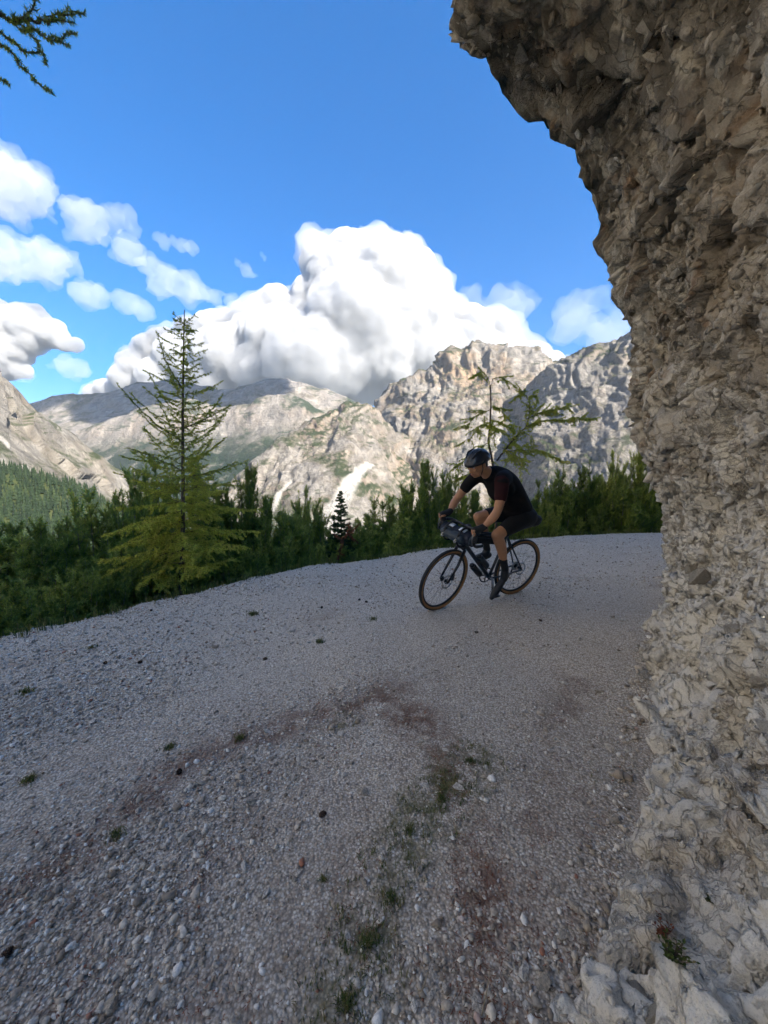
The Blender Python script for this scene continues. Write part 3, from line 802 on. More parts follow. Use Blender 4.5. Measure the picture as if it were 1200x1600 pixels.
tu = np.concatenate([np.linspace(0, 4.0, 40, endpoint=False), np.linspace(4.0, 8.35, 360, endpoint=False), np.linspace(8.35, 11, 50)])
zs = np.concatenate([np.linspace(-0.3, 0.0, 14, endpoint=False), np.linspace(0.0, 0.9, 170, endpoint=False), np.linspace(0.9, 4.75, 330, endpoint=False), np.linspace(4.75, 12.6, 50)])
NU, NV = len(tu), len(zs)
RP = cliff_grid(tu, zs)
RN = grid_normals(RP, NU, NV)
if RN[(NU // 2) * NV + NV // 4, 0] > 0:
    RN = -RN
dsp, tone, zone = rock_disp(RP, NU, NV)
dsp -= 0.10
RP2 = RP + RN * dsp[:, None]

def rock_mat(name, use_attr=True):
    g = NG(name)
    v = g.coord() if use_attr else g.coord('Object')
    n1 = g.noise(v, 1.3, 6, 0.62, 0.3)
    n2 = g.noise(v, 7.0, 6, 0.68, 0.2)
    n3 = g.noise(v, 55, 5, 0.7)
    tn = g.attr('tone') if use_attr else g.n('ObjectInfo').outputs['Random']
    c = g.ramp(tn, [(0.15, (0.22, 0.185, 0.145)), (0.40, (0.46, 0.40, 0.32)), (0.60, (0.63, 0.565, 0.47)), (0.82, (0.82, 0.76, 0.66))])
    c = g.mix(g.ramp(n1, [(0.40, 0.0), (0.62, 0.5)]), c, (0.38, 0.285, 0.18))
    c = g.mix(g.ramp(n2, [(0.52, 0.0), (0.70, 0.42)]), c, (0.19, 0.155, 0.115))
    c = g.mix(g.ramp(g.noise(v, 3.1, 5, 0.65, 0.6), [(0.56, 0.0), (0.66, 0.7)]), c, (0.26, 0.14, 0.065))
    c = g.mix(g.ramp(n3, [(0.3, 0.28), (0.52, 0.0)]), c, (0.16, 0.13, 0.095))
    # black-grey lichen streaks high up on the roof of the overhang
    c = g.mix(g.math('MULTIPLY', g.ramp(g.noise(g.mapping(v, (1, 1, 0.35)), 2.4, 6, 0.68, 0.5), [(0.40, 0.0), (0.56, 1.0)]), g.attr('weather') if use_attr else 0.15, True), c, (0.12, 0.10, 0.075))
    c = g.mix(g.ramp(g.noise(v, 4.3, 4, 0.6), [(0.60, 0.0), (0.70, 0.55)]), c, (0.74, 0.65, 0.50))
    if use_attr:
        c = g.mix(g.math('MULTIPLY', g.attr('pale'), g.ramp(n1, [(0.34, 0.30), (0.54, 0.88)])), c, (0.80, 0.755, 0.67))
    if not use_attr:
        c = g.mix(0.5, c, (0.74, 0.69, 0.60))
    n5 = g.noise(v, 170, 4, 0.7)
    c = g.mix(g.ramp(n5, [(0.36, 0.32), (0.48, 0.0)]), c, (0.13, 0.105, 0.075))
    c = g.mix(g.ramp(n5, [(0.60, 0.0), (0.72, 0.35)]), c, (0.78, 0.70, 0.56))
    wv = g.n('VectorMath', operation='ADD'); g.set(wv.inputs[0], v); sv = g.n('VectorMath', operation='SCALE'); g.set(sv.inputs[0], g.noise(v, 9, 4, 0.6, out=1)); sv.inputs['Scale'].default_value = 0.16; g.t.links.new(sv.outputs[0], wv.inputs[1])
    ck1 = g.ramp(g.vor(wv.outputs[0], 7.5, 'DISTANCE_TO_EDGE'), [(0.0, 0.0), (0.055, 1.0)])
    ck2 = g.ramp(g.vor(wv.outputs[0], 21, 'DISTANCE_TO_EDGE'), [(0.0, 0.0), (0.09, 1.0)])
    ckm = g.math('MULTIPLY', ck1, g.math('MAXIMUM', ck2, g.ramp(n1, [(0.42, 0.0), (0.5, 1.0)])))
    c = g.mix(g.math('MULTIPLY', g.math('SUBTRACT', 1.0, ckm), 0.42), c, (0.11, 0.088, 0.062))
    h = g.math('ADD', g.math('MULTIPLY', ckm, 0.5), g.math('MULTIPLY', n3, 0.6))
    h = g.math('ADD', g.math('MULTIPLY', h, 1.0), g.math('ADD', g.math('MULTIPLY', g.noise(v, 18, 6, 0.7), 0.9), g.math('MULTIPLY', n5, 0.22)))
    nrm = g.bump(h, 0.8, 0.020)
    return g.bsdf(c, 0.88, nrm, spec=0.25)
M_ROCK = rock_mat('breccia')
M_RSTONE = rock_mat('breccia_stone', False)
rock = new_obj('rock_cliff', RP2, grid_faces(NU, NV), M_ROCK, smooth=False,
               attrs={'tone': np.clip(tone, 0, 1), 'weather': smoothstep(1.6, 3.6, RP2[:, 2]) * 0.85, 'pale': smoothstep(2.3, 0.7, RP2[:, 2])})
tag(rock, label='overhanging brown-grey rock wall leaning over the gravel road', cat='rock face')

# --- angular stones
def stone_mesh(name, seed, pts=14, flat=0.7):
    rng = np.random.default_rng(seed)
    p = rng.normal(size=(pts, 3)); p /= np.linalg.norm(p, axis=1, keepdims=True)
    p *= rng.uniform(0.75, 1.15, (pts, 1)) * np.array([1.15, 0.85, flat])
    bm = bmesh.new()
    for q in p:
        bm.verts.new(q)
    bmesh.ops.convex_hull(bm, input=bm.verts)
    me = bpy.data.meshes.new(name)
    bmesh.ops.delete(bm, geom=[v for v in bm.verts if not v.link_faces], context='VERTS')
    bm.to_mesh(me); bm.free()
    return me
ROCK_STONES = []
for k in range(14):
    me = stone_mesh('stone', 900 + k, 8 + k % 4, 0.5 + 0.05 * (k % 5))
    me.materials.append(M_RSTONE)
    ROCK_STONES.append(me)
rng = np.random.default_rng(77)
G3 = RP2.reshape(NU, NV, 3); RN3 = RN.reshape(NU, NV, 3); Z3 = zone.reshape(NU, NV)
# area of each grid cell, to spread the stones evenly over the face
dA = np.linalg.norm(np.cross(np.gradient(G3, axis=0), np.gradient(G3, axis=1)), axis=2)
vis = np.zeros((NU, NV)); vis[50:398, 14:512] = 1
lowz = smoothstep(3.2, 1.2, G3[:, :, 2])
def pick(n, wgt):
    p = (wgt / wgt.sum()).ravel()
    k = np.searchsorted(np.cumsum(p), rng.random(n))
    return np.clip(k, 0, NU * NV - 1)
hulls = [(np.array([v.co[:] for v in me.vertices]), np.array([[l for l in p.vertices] for p in me.polygons])) for me in ROCK_STONES]
def frames(idx, tilt):
    n = RN3.reshape(-1, 3)[idx] + rng.normal(0, tilt, (len(idx), 3))
    n /= np.linalg.norm(n, axis=1, keepdims=True)
    a = rng.normal(size=(len(idx), 3)) + np.array([0.6, 0.8, -0.5])
    u = np.cross(a, n); u /= np.linalg.norm(u, axis=1, keepdims=True)
    return np.stack([np.cross(u, n), u, n], 2)              # columns: long axis, side, outward
def dist_of(idx):
    q = RP2[idx]; return np.hypot(q[:, 0], q[:, 1])
# the largest stones stand out singly
idx = pick(270, dA * vis * (0.25 + Z3) * (0.35 + lowz) * smoothstep(0.05, 0.15, G3[:, :, 2]))
FR = frames(idx, 0.45); sz = np.clip(rng.lognormal(-3.0, 0.35, 270), 0.03, 0.10) * (0.62 + 0.16 * dist_of(idx))
for k in range(270):
    o = bpy.data.objects.new('stone', ROCK_STONES[int(rng.integers(14))])
    COL.objects.link(o); o.parent = rock
    o.rotation_mode = 'QUATERNION'; o.rotation_quaternion = Matrix(FR[k].tolist()).to_quaternion()
    s = float(sz[k])
    o.location = Vector(RP2[idx[k]] - RN[idx[k]] * s * 0.25)
    o.scale = (s * rng.uniform(0.9, 1.5), s * rng.uniform(0.7, 1.1), s * rng.uniform(0.7, 1.1))
# the mass of smaller fragments set in the face
NR = 13500
idx = pick(NR, dA * vis * np.clip(0.12 + Z3 ** 1.3, 0, 1) * (0.40 + lowz) * smoothstep(0.0, 0.1, G3[:, :, 2]))
FR = frames(idx, 0.5); sz = np.clip(rng.lognormal(-4.05, 0.45, NR), 0.006, 0.045) * (0.50 + 0.24 * dist_of(idx)) * (1 + 0.5 * smoothstep(2.2, 3.4, RP2[idx, 2]))
Vs, Fs, Ts, off = [], [], [], 0
hk = rng.integers(14, size=NR)
for h in range(14):
    m = np.where(hk == h)[0]
    HV, HF = hulls[h]
    sc = sz[m][:, None] * np.stack([rng.uniform(0.9, 1.6, len(m)), rng.uniform(0.7, 1.1, len(m)), rng.uniform(0.6, 1.1, len(m))], 1)
    L = HV[None] * sc[:, None, :]
    W = np.einsum('nij,nkj->nki', FR[m], L) + (RP2[idx[m]] - RN[idx[m]] * sz[m][:, None] * 0.15)[:, None, :]
    Vs.append(W.reshape(-1, 3)); Fs.append((HF[None] + (np.arange(len(m)) * len(HV))[:, None, None]).reshape(-1, 3) + off); off += len(m) * len(HV)
    Ts.append(np.repeat(np.clip(0.55 * tone[idx[m]] + 0.45 * rng.random(len(m)) + 0.04, 0, 1), len(HV)))
T_all = np.concatenate(Ts)
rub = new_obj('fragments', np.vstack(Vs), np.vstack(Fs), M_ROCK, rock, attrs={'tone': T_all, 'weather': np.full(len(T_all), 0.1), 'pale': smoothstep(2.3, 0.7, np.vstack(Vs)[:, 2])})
rub['kind'] = 'stuff'

# --- loose stones on the road: the largest as single stones, the rest as one mass of gravel
g = NG('loose_limestone')
v = g.coord()
isl = g.n('NewGeometry').outputs['Random Per Island']
c = g.ramp(isl, [(0.0, (0.22, 0.17, 0.125)), (0.2, (0.40, 0.33, 0.255)), (0.5, (0.58, 0.50, 0.40)), (0.72, (0.74, 0.66, 0.55)), (0.90, (0.93, 0.89, 0.82)), (0.975, (0.93, 0.89, 0.82)), (0.985, (0.36, 0.15, 0.09))])
c = g.mix(g.ramp(g.noise(v, 120, 3, 0.6), [(0.4, 0.35), (0.6, 0.0)]), c, (0.12, 0.11, 0.10))
M_LOOSE = g.bsdf(c, 0.85, g.bump(g.noise(v, 160, 3), 0.3, 0.003), spec=0.25)
g = NG('pale_limestone')
v = g.coord()
rnd = g.n('ObjectInfo').outputs['Random']
c = g.ramp(rnd, [(0.0, (0.48, 0.41, 0.32)), (0.5, (0.66, 0.58, 0.48)), (1.0, (0.86, 0.80, 0.71))])
c = g.mix(g.ramp(g.noise(v, 2.5, 5, 0.65), [(0.42, 0.6), (0.62, 0.0)]), c, (0.17, 0.155, 0.14))
M_PALE = g.bsdf(c, 0.85, g.bump(g.noise(v, 4, 5, 0.65), 0.5, 0.15), spec=0.25)
LOOSE = []
for k in range(12):
    me = stone_mesh('stone', 950 + k, 11 + k % 5, 0.55 + 0.05 * (k % 4))
    me.materials.append(M_PALE)
    LOOSE.append(me)
def on_road(n, seed, ymax, ymin=0.55, power=1.0):
    rng = np.random.default_rng(seed)
    y = ymin + (ymax - ymin) * rng.random(n) ** power
    x = rng.uniform(-1.06, 1.06, n) * (y + 0.25)
    d = edge_dist(x, y)
    foot = np.interp(y, [0.5, 0.78, 1.14, 2.12, 3.74, 4.6, 5.6], [0.45, 0.44, 0.78, 1.52, 2.84, 4.5, 9.0])
    ok = (d < 0.25) & (x < foot - 0.02)
    return x[ok], y[ok]
spots = [(795, 1510, 0.024), (912, 1582, 0.042), (415, 1390, 0.022), (428, 1398, 0.012), (430, 1450, 0.014), (335, 1394, 0.018), (290, 1308, 0.018), (85, 1060, 0.035), (985, 1130, 0.03), (770, 1308, 0.012), (590, 1310, 0.013), (825, 1575, 0.018),
         (835, 1590, 0.022), (800, 1300, 0.014), (860, 1390, 0.015), (870, 1400, 0.02), (940, 1240, 0.03), (925, 1290, 0.022), (905, 1350, 0.028), (895, 1420, 0.03), (880, 1470, 0.03), (850, 1540, 0.035), (930, 1200, 0.03), (955, 1165, 0.04), (890, 1195, 0.02), (110, 1140, 0.03), (60, 1105, 0.03), (222, 1560, 0.02), (365, 1590, 0.02)]
sx = [ground_at(a, b).x for a, b, s in spots]; sy = [ground_at(a, b).y for a, b, s in spots]; ss = [s * 0.66 for a, b, s in spots]
ax, ay = on_road(560, 5, 6.5, 0.7, 1.3)
rng = np.random.default_rng(6)
n_more = min(len(ax), 300 - len(sx))
sx += list(ax[:n_more]); sy += list(ay[:n_more]); ss += list(np.clip(rng.lognormal(-4.35, 0.38, n_more), 0.007, 0.035))
szz = road_z(sx, sy)
for k in range(len(sx)):
    o = bpy.data.objects.new('stone', LOOSE[k % 12])
    COL.objects.link(o); o.parent = road
    s = ss[k]
    o.location = (sx[k], sy[k], szz[k] + s * 0.25)
    o.rotation_euler = (rng.normal(0, 0.25), rng.normal(0, 0.25), rng.uniform(0, 6.28))
    o.scale = (s * rng.uniform(0.9, 1.25), s, s * rng.uniform(0.8, 1.1))
# the gravel mass
def scatter_mesh(x, y, z, s, base, rng, flat=0.65):
    BV, BF = base
    n = len(x); m = len(BV)
    a = rng.uniform(0, 6.28, n)
    jit = 1 + rng.normal(0, 0.22, (n, m, 1))
    L = BV[None] * jit * np.stack([rng.uniform(0.8, 1.4, n), rng.uniform(0.7, 1.0, n), rng.uniform(0.45, 0.85, n)], 1)[:, None, :] * s[:, None, None]
    tx = rng.normal(0, 0.35, n); 
    cy_, sy_ = np.cos(tx)[:, None], np.sin(tx)[:, None]
    Y = L[:, :, 1] * cy_ - L[:, :, 2] * sy_; Z = L[:, :, 1] * sy_ + L[:, :, 2] * cy_
    ca, sa = np.cos(a)[:, None], np.sin(a)[:, None]
    X2 = L[:, :, 0] * ca - Y * sa; Y2 = L[:, :, 0] * sa + Y * ca
    V = np.stack([X2 + x[:, None], Y2 + y[:, None], Z + (z + s * 0.34)[:, None]], 2).reshape(-1, 3)
    F = (BF[None] + (np.arange(n) * m)[:, None, None]).reshape(-1, BF.shape[1])
    return V, F
OCT = (np.array([(1, 0, 0), (-1, 0, 0), (0, 1, 0), (0, -1, 0), (0, 0, 1), (0, 0, -1), (0.6, 0.6, 0.6), (-0.6, 0.6, 0.5)], float)[:6],
       np.array([(0, 2, 4), (2, 1, 4), (1, 3, 4), (3, 0, 4), (2, 0, 5), (1, 2, 5), (3, 1, 5), (0, 3, 5)]))
rng = np.random.default_rng(8)
Vs, Fs, off = [], [], 0
for (n, seed, y1, y0, pw, lo, sg, smin, smax, base) in ((46000, 11, 2.4, 0.6, 1.0, -5.35, 0.45, 0.0022, 0.012, OCT), (5200, 12, 3.4, 0.6, 1.2, -4.75, 0.38, 0.005, 0.019, ICO1),
                                                     (42000, 13, 5.2, 2.0, 1.0, -5.15, 0.42, 0.004, 0.014, OCT), (24000, 14, 10.0, 4.6, 1.0, -4.7, 0.4, 0.005, 0.018, OCT)):
    x, y = on_road(n, seed, y1, y0, pw)
    sm = soil_shade_mask(x, y)
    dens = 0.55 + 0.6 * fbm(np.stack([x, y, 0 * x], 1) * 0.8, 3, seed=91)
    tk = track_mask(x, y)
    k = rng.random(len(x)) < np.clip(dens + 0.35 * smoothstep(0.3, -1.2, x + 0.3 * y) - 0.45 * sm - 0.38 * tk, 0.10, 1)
    x, y = x[k], y[k]
    s = np.clip(rng.lognormal(lo, sg, len(x)), smin, smax) * (1 - 0.35 * tk[k])
    V, F = scatter_mesh(x, y, road_z(x, y), s, base, rng)
    Vs.append(V); Fs.append(F + off); off += len(V)
fy_ = rng.uniform(0.72, 3.6, 420)
fx_ = np.interp(fy_, [0.5, 0.78, 1.14, 2.12, 3.74], [0.40, 0.42, 0.72, 1.47, 2.80]) - np.abs(rng.normal(0, 0.08, 420)) + 0.05
s = np.clip(rng.lognormal(-4.9, 0.5, 420), 0.005, 0.026)
V, F = scatter_mesh(fx_, fy_, road_z(fx_, fy_), s, ICO1, rng)
Vs.append(V); Fs.append(F + off); off += len(V)
gravel = new_obj('gravel', np.vstack(Vs), np.vstack(Fs), M_LOOSE)
tag(gravel, label='loose pale limestone gravel strewn over the road', kind='stuff')
# ================================================================== vegetation
def tubes(lines, sides=5):
    """lines: list of (points (k,3), radii (k,)) -> one mesh of tapered tubes"""
    Vs, Fs, off = [], [], 0
    ang = np.arange(sides) * 2 * PI / sides
    for pts, rad in lines:
        pts = np.asarray(pts, float); rad = np.asarray(rad, float)
        k = len(pts)
        T = np.gradient(pts, axis=0)
        T /= np.maximum(np.linalg.norm(T, axis=1, keepdims=True), 1e-9)
        ref = np.where(np.abs(T[:, 2:3]) > 0.9, np.array([[1.0, 0, 0]]), np.array([[0, 0, 1.0]]))
        U = np.cross(T, ref); U /= np.maximum(np.linalg.norm(U, axis=1, keepdims=True), 1e-9)
        W = np.cross(T, U)
        ring = pts[:, None] + rad[:, None, None] * (np.cos(ang)[None, :, None] * U[:, None] + np.sin(ang)[None, :, None] * W[:, None])
        Vs.append(ring.reshape(-1, 3))
        i = np.arange(k - 1)[:, None] * sides + np.arange(sides)[None]
        j = np.arange(k - 1)[:, None] * sides + (np.arange(sides)[None] + 1) % sides
        Fs.append(np.stack([i, j, j + sides, i + sides], 2).reshape(-1, 4) + off)
        off += k * sides
    return np.vstack(Vs), np.vstack(Fs)
def needles(segs, rng, per_m, length, width, ang=0.8, tone=None, jitter=0.35, gravity=0.0):
    """segs (n,2,3): needles as slim triangles along the segments; returns verts, tri faces, tone per vertex"""
    segs = np.asarray(segs, float)
    A, B = segs[:, 0], segs[:, 1]
    L = np.linalg.norm(B - A, axis=1)
    cnt = np.maximum((L * per_m * rng.uniform(0.75, 1.25, len(L))).astype(int), 2)
    idx = np.repeat(np.arange(len(L)), cnt)
    n = len(idx)
    t = rng.random(n)[:, None]
    D = (B - A)[idx] / L[idx][:, None]
    P = A[idx] + (B - A)[idx] * t
    R_ = rng.normal(size=(n, 3))
    R_ -= (R_ * D).sum(1, keepdims=True) * D
    R_ /= np.maximum(np.linalg.norm(R_, axis=1, keepdims=True), 1e-9)
    a = ang + rng.normal(0, jitter, n)[:, None]
    N = D * np.cos(a) + R_ * np.sin(a)
    N[:, 2] -= gravity
    N /= np.linalg.norm(N, axis=1, keepdims=True)
    S = np.cross(N, rng.normal(size=(n, 3)))
    S /= np.maximum(np.linalg.norm(S, axis=1, keepdims=True), 1e-9)
    ln = length * rng.uniform(0.7, 1.15, n)[:, None]
    V = np.stack([P - S * width * 0.5, P + S * width * 0.5, P + N * ln], 1).reshape(-1, 3)
    F = np.arange(n * 3).reshape(-1, 3)
    tn = (tone[idx] if tone is not None else np.zeros(n)) + rng.normal(0, 0.10, n)
    return V, F, np.repeat(tn, 3)
def leaf_mat(name, stops, rough=0.6, trans=0.25, vary=0.0):
    g = NG(name)
    tn = g.attr('tone')
    if vary:
        tn = g.math('ADD', tn, g.math('MULTIPLY', g.math('SUBTRACT', g.n('ObjectInfo').outputs['Random'], 0.5), vary), True)
    c = g.ramp(tn, stops)
    p = g.n('BsdfPrincipled')
    g.set(p.inputs['Base Color'], c)
    p.inputs['Roughness'].default_value = rough
    p.inputs['Specular IOR Level'].default_value = 0.25
    t = g.n('BsdfTranslucent'); g.set(t.inputs['Color'], c)
    mx = g.n('MixShader'); mx.inputs[0].default_value = trans
    g.t.links.new(p.outputs[0], mx.inputs[1]); g.t.links.new(t.outputs[0], mx.inputs[2])
    g.t.links.new(mx.outputs[0], g.out.inputs['Surface'])
    return g.m
M_PINE = leaf_mat('mugo_needles', [(0.0, (0.094, 0.133, 0.028)), (0.45, (0.218, 0.288, 0.053)), (0.75, (0.390, 0.437, 0.086)), (1.0, (0.500, 0.500, 0.140))], vary=0.45)
M_LARCH = leaf_mat('larch_needles', [(0.0, (0.15, 0.20, 0.035)), (0.4, (0.30, 0.36, 0.055)), (0.7, (0.50, 0.52, 0.075)), (1.0, (0.68, 0.60, 0.13))], trans=0.4)
M_SPRUCE = leaf_mat('spruce_needles', [(0.0, (0.029, 0.056, 0.026)), (0.5, (0.064, 0.109, 0.042)), (1.0, (0.128, 0.176, 0.064))])
M_DEAD = leaf_mat('dead_needles', [(0.0, (0.12, 0.035, 0.018)), (0.5, (0.24, 0.075, 0.035)), (1.0, (0.34, 0.13, 0.06))])
M_GRASS = leaf_mat('grass_blades', [(0.0, (0.035, 0.06, 0.012)), (0.5, (0.085, 0.115, 0.025)), (0.8, (0.19, 0.17, 0.06)), (1.0, (0.30, 0.23, 0.11))], trans=0.3)
g = NG('bark')
v = g.coord()
nb = g.noise(g.mapping(v, (1, 1, 0.3)), 40, 5, 0.7)
M_BARK = g.bsdf(g.ramp(nb, [(0.3, (0.045, 0.034, 0.026)), (0.55, (0.12, 0.092, 0.07)), (0.75, (0.21, 0.175, 0.14))]), 0.95, g.bump(nb, 0.9, 0.02), spec=0.1)
M_GREYBARK = plain('grey_bark', (0.20, 0.175, 0.15), 0.9, var=0.5, vscale=25, bump=0.5)

def curve_pts(p0, d0, length, n, rng, up=0.0, wob=0.08, droop=0.0):
    p = np.array(p0, float); d = np.array(d0, float); d /= np.linalg.norm(d)
    out = [p.copy()]
    st = length / n
    for k in range(n):
        d = d + np.array([0, 0, up - droop]) * st + rng.normal(0, wob, 3)
        d /= np.linalg.norm(d)
        p = p + d * st
        out.append(p.copy())
    return np.array(out)

def pine_proto(seed, height=1.8, n_stem=30, spread=0.75, upright=1.0):
    rng = np.random.default_rng(seed)
    wood, segs, tone = [], [], []
    for s in range(n_stem):
        a = rng.uniform(0, 2 * PI); r = abs(rng.normal(0, 0.35)) * spread
        tilt = rng.uniform(0.1, 1.3) ** 1.15
        base = np.array([math.cos(a) * r * 0.5, math.sin(a) * r * 0.5, rng.uniform(-0.1, 0.05)])
        d0 = np.array([math.cos(a) * math.sin(tilt), math.sin(a) * math.sin(tilt), math.cos(tilt)])
        L = height * rng.uniform(0.55, 1.02) * (1.0 if tilt < 0.5 else 0.8)
        pts = curve_pts(base, d0, L, 12, rng, up=1.5 * upright, wob=0.06)
        wood.append((pts, np.linspace(0.022, 0.005, 13) * (height / 1.8)))
        tb = rng.uniform(0.25, 0.6)
        # terminal shoot
        for k in range(9, 12):
            segs.append((pts[k], pts[k + 1])); tone.append(tb + 0.08 * (k - 9))
        # whorls of side shoots, the younger ones higher
        for k in range(3, 12):
            if rng.random() < 0.12:
                continue
            for q in range(int(rng.integers(3, 6))):
                b = rng.uniform(0, 2 * PI)
                dd = pts[k] - pts[k - 1]; dd /= np.linalg.norm(dd)
                rad = np.array([math.cos(b), math.sin(b), 0.0]); 
                sd = rad * 0.9 + dd * 0.7
                sl = rng.uniform(0.13, 0.30) * (1.25 - 0.045 * k)
                sp = curve_pts(pts[k], sd, sl, 3, rng, up=3.5, wob=0.08)
                wood.append((sp, np.linspace(0.007, 0.003, 4)))
                for w in range(3):
                    segs.append((sp[w], sp[w + 1])); tone.append(tb - 0.12 + 0.12 * w)
    V, F = tubes(wood, 3)
    root = empty('dwarf_pine')
    new_obj('stems', V, F, M_GREYBARK, root)
    NV_, NF_, NT = needles(segs, rng, 250, 0.076, 0.0145, 0.9, np.array(tone))
    new_obj('crown', NV_, NF_, M_PINE, root, attrs={'tone': np.clip(NT, 0, 1)})
    zmax = float(NV_[:, 2].max())
    return root, zmax
PINES = [pine_proto(500 + k, 1.8, [30, 34, 26, 36, 30, 24][k], [0.7, 0.9, 0.5, 1.0, 0.8, 0.45][k], [1.0, 0.8, 1.3, 0.9, 1.1, 1.5][k]) for k in range(6)]
used = [False] * 6
def place_pine(k, x, y, ztop, label, rng, group, slim=False):
    z0 = float(hill_z(np.array([x]), np.array([y]), edge_dist(np.array([x]), np.array([y])))[0]) - 0.05
    proto, zm = PINES[k]
    o = proto if not used[k] else copy_tree(proto)
    used[k] = True
    s = max(0.35, 1.06 * (ztop - z0) / zm)
    o.location = (x, y, z0)
    w = float(np.clip(s, 0.75, 1.15)) * (0.72 if slim else 1.0) if s > 0.75 else s
    o.scale = (w * rng.uniform(0.9, 1.15), w * rng.uniform(0.9, 1.15), s)
    o.rotation_euler = (0, 0, rng.uniform(0, 6.28))
    tag(o, label, 'pine', group)
    return o
ORD = ['first', 'second', 'third', 'fourth', 'fifth', 'sixth', 'seventh', 'eighth', 'ninth', 'tenth', 'eleventh', 'twelfth', 'thirteenth', 'fourteenth', 'fifteenth', 'sixteenth', 'seventeenth', 'eighteenth', 'nineteenth', 'twentieth', 'twenty-first', 'twenty-second', 'twenty-third', 'twenty-fourth', 'twenty-fifth', 'twenty-sixth', 'twenty-seventh', 'twenty-eighth', 'twenty-ninth', 'thirtieth']
rng = np.random.default_rng(17)
# tops as seen: (px, py of the top, metres ahead)
BACK = [(-40, 838, 5.6), (18, 826, 5.9), (62, 822, 6.2), (104, 806, 6.4), (146, 778, 6.8), (190, 800, 7.2), (222, 738, 7.4), (250, 716, 7.6), (322, 722, 7.8), (352, 760, 7.6), (385, 732, 7.9), (425, 798, 8.0), (455, 792, 8.4), (483, 766, 8.6), (508, 800, 8.8),
        (572, 806, 9.2), (600, 775, 9.4), (640, 752, 9.6), (668, 722, 9.8), (700, 742, 10.2), (738, 760, 10.4), (800, 740, 11.0), (848, 748, 11.4), (872, 728, 11.2), (905, 736, 11.6), (928, 722, 11.4), (965, 706, 11.6), (1000, 684, 11.8), (1040, 690, 12.0), (1085, 700, 12.4)]
FRONT = [(-60, 900, 4.3), (0, 868, 4.55), (45, 862, 4.8), (92, 872, 5.0), (135, 850, 5.3), (178, 846, 5.6), (214, 835, 6.0), (330, 822, 6.6), (372, 826, 6.9), (408, 838, 7.2), (446, 828, 7.6), (478, 822, 7.8), (512, 836, 8.0),
         (566, 838, 8.4), (606, 812, 8.7), (644, 802, 8.9), (684, 796, 9.2), (722, 800, 9.5), (770, 792, 10.0), (815, 786, 10.2), (856, 780, 10.5), (894, 776, 10.6), (934, 770, 10.7), (975, 760, 10.9), (1015, 764, 11.0), (1060, 770, 11.2)]
for rname, row, grp in (('back-row dwarf pine bush beyond the road edge', BACK, 'dwarf pines along the road edge'), ('front-row dwarf pine bush at the road edge', FRONT, 'dwarf pines along the road edge')):
    for i, (px, py, y) in enumerate(row):
        py2 = py + (rng.uniform(2, 46) if row is FRONT else rng.uniform(-6, 10))
        p = at(px, py2, y)
        narrow = py < 770
        k = int(rng.choice([2, 4, 5])) if narrow and row is BACK else int(rng.choice([0, 1, 3, 4]))
        place_pine(k, p.x, p.y, p.z, '%s, %s from the left' % (rname, ORD[i]), rng, grp, slim=narrow and row is BACK)
# low skirts at the very edge on the left, where the bank is dark with bushes
for i, (px, py, y) in enumerate([(-90, 960, 3.7), (-30, 940, 3.9), (30, 925, 4.15), (80, 918, 4.4), (125, 902, 4.7), (168, 895, 5.0), (210, 880, 5.3), (300, 868, 5.9), (345, 862, 6.2), (392, 862, 6.6), (440, 856, 7.1), (492, 852, 7.5), (545, 850, 7.9)]):
    p = at(px, py, y)
    place_pine(int(rng.choice([0, 1, 3])), p.x, p.y, p.z, 'low dwarf pine hugging the road edge, %s from the left' % ORD[i], rng, 'low dwarf pines at the road edge')

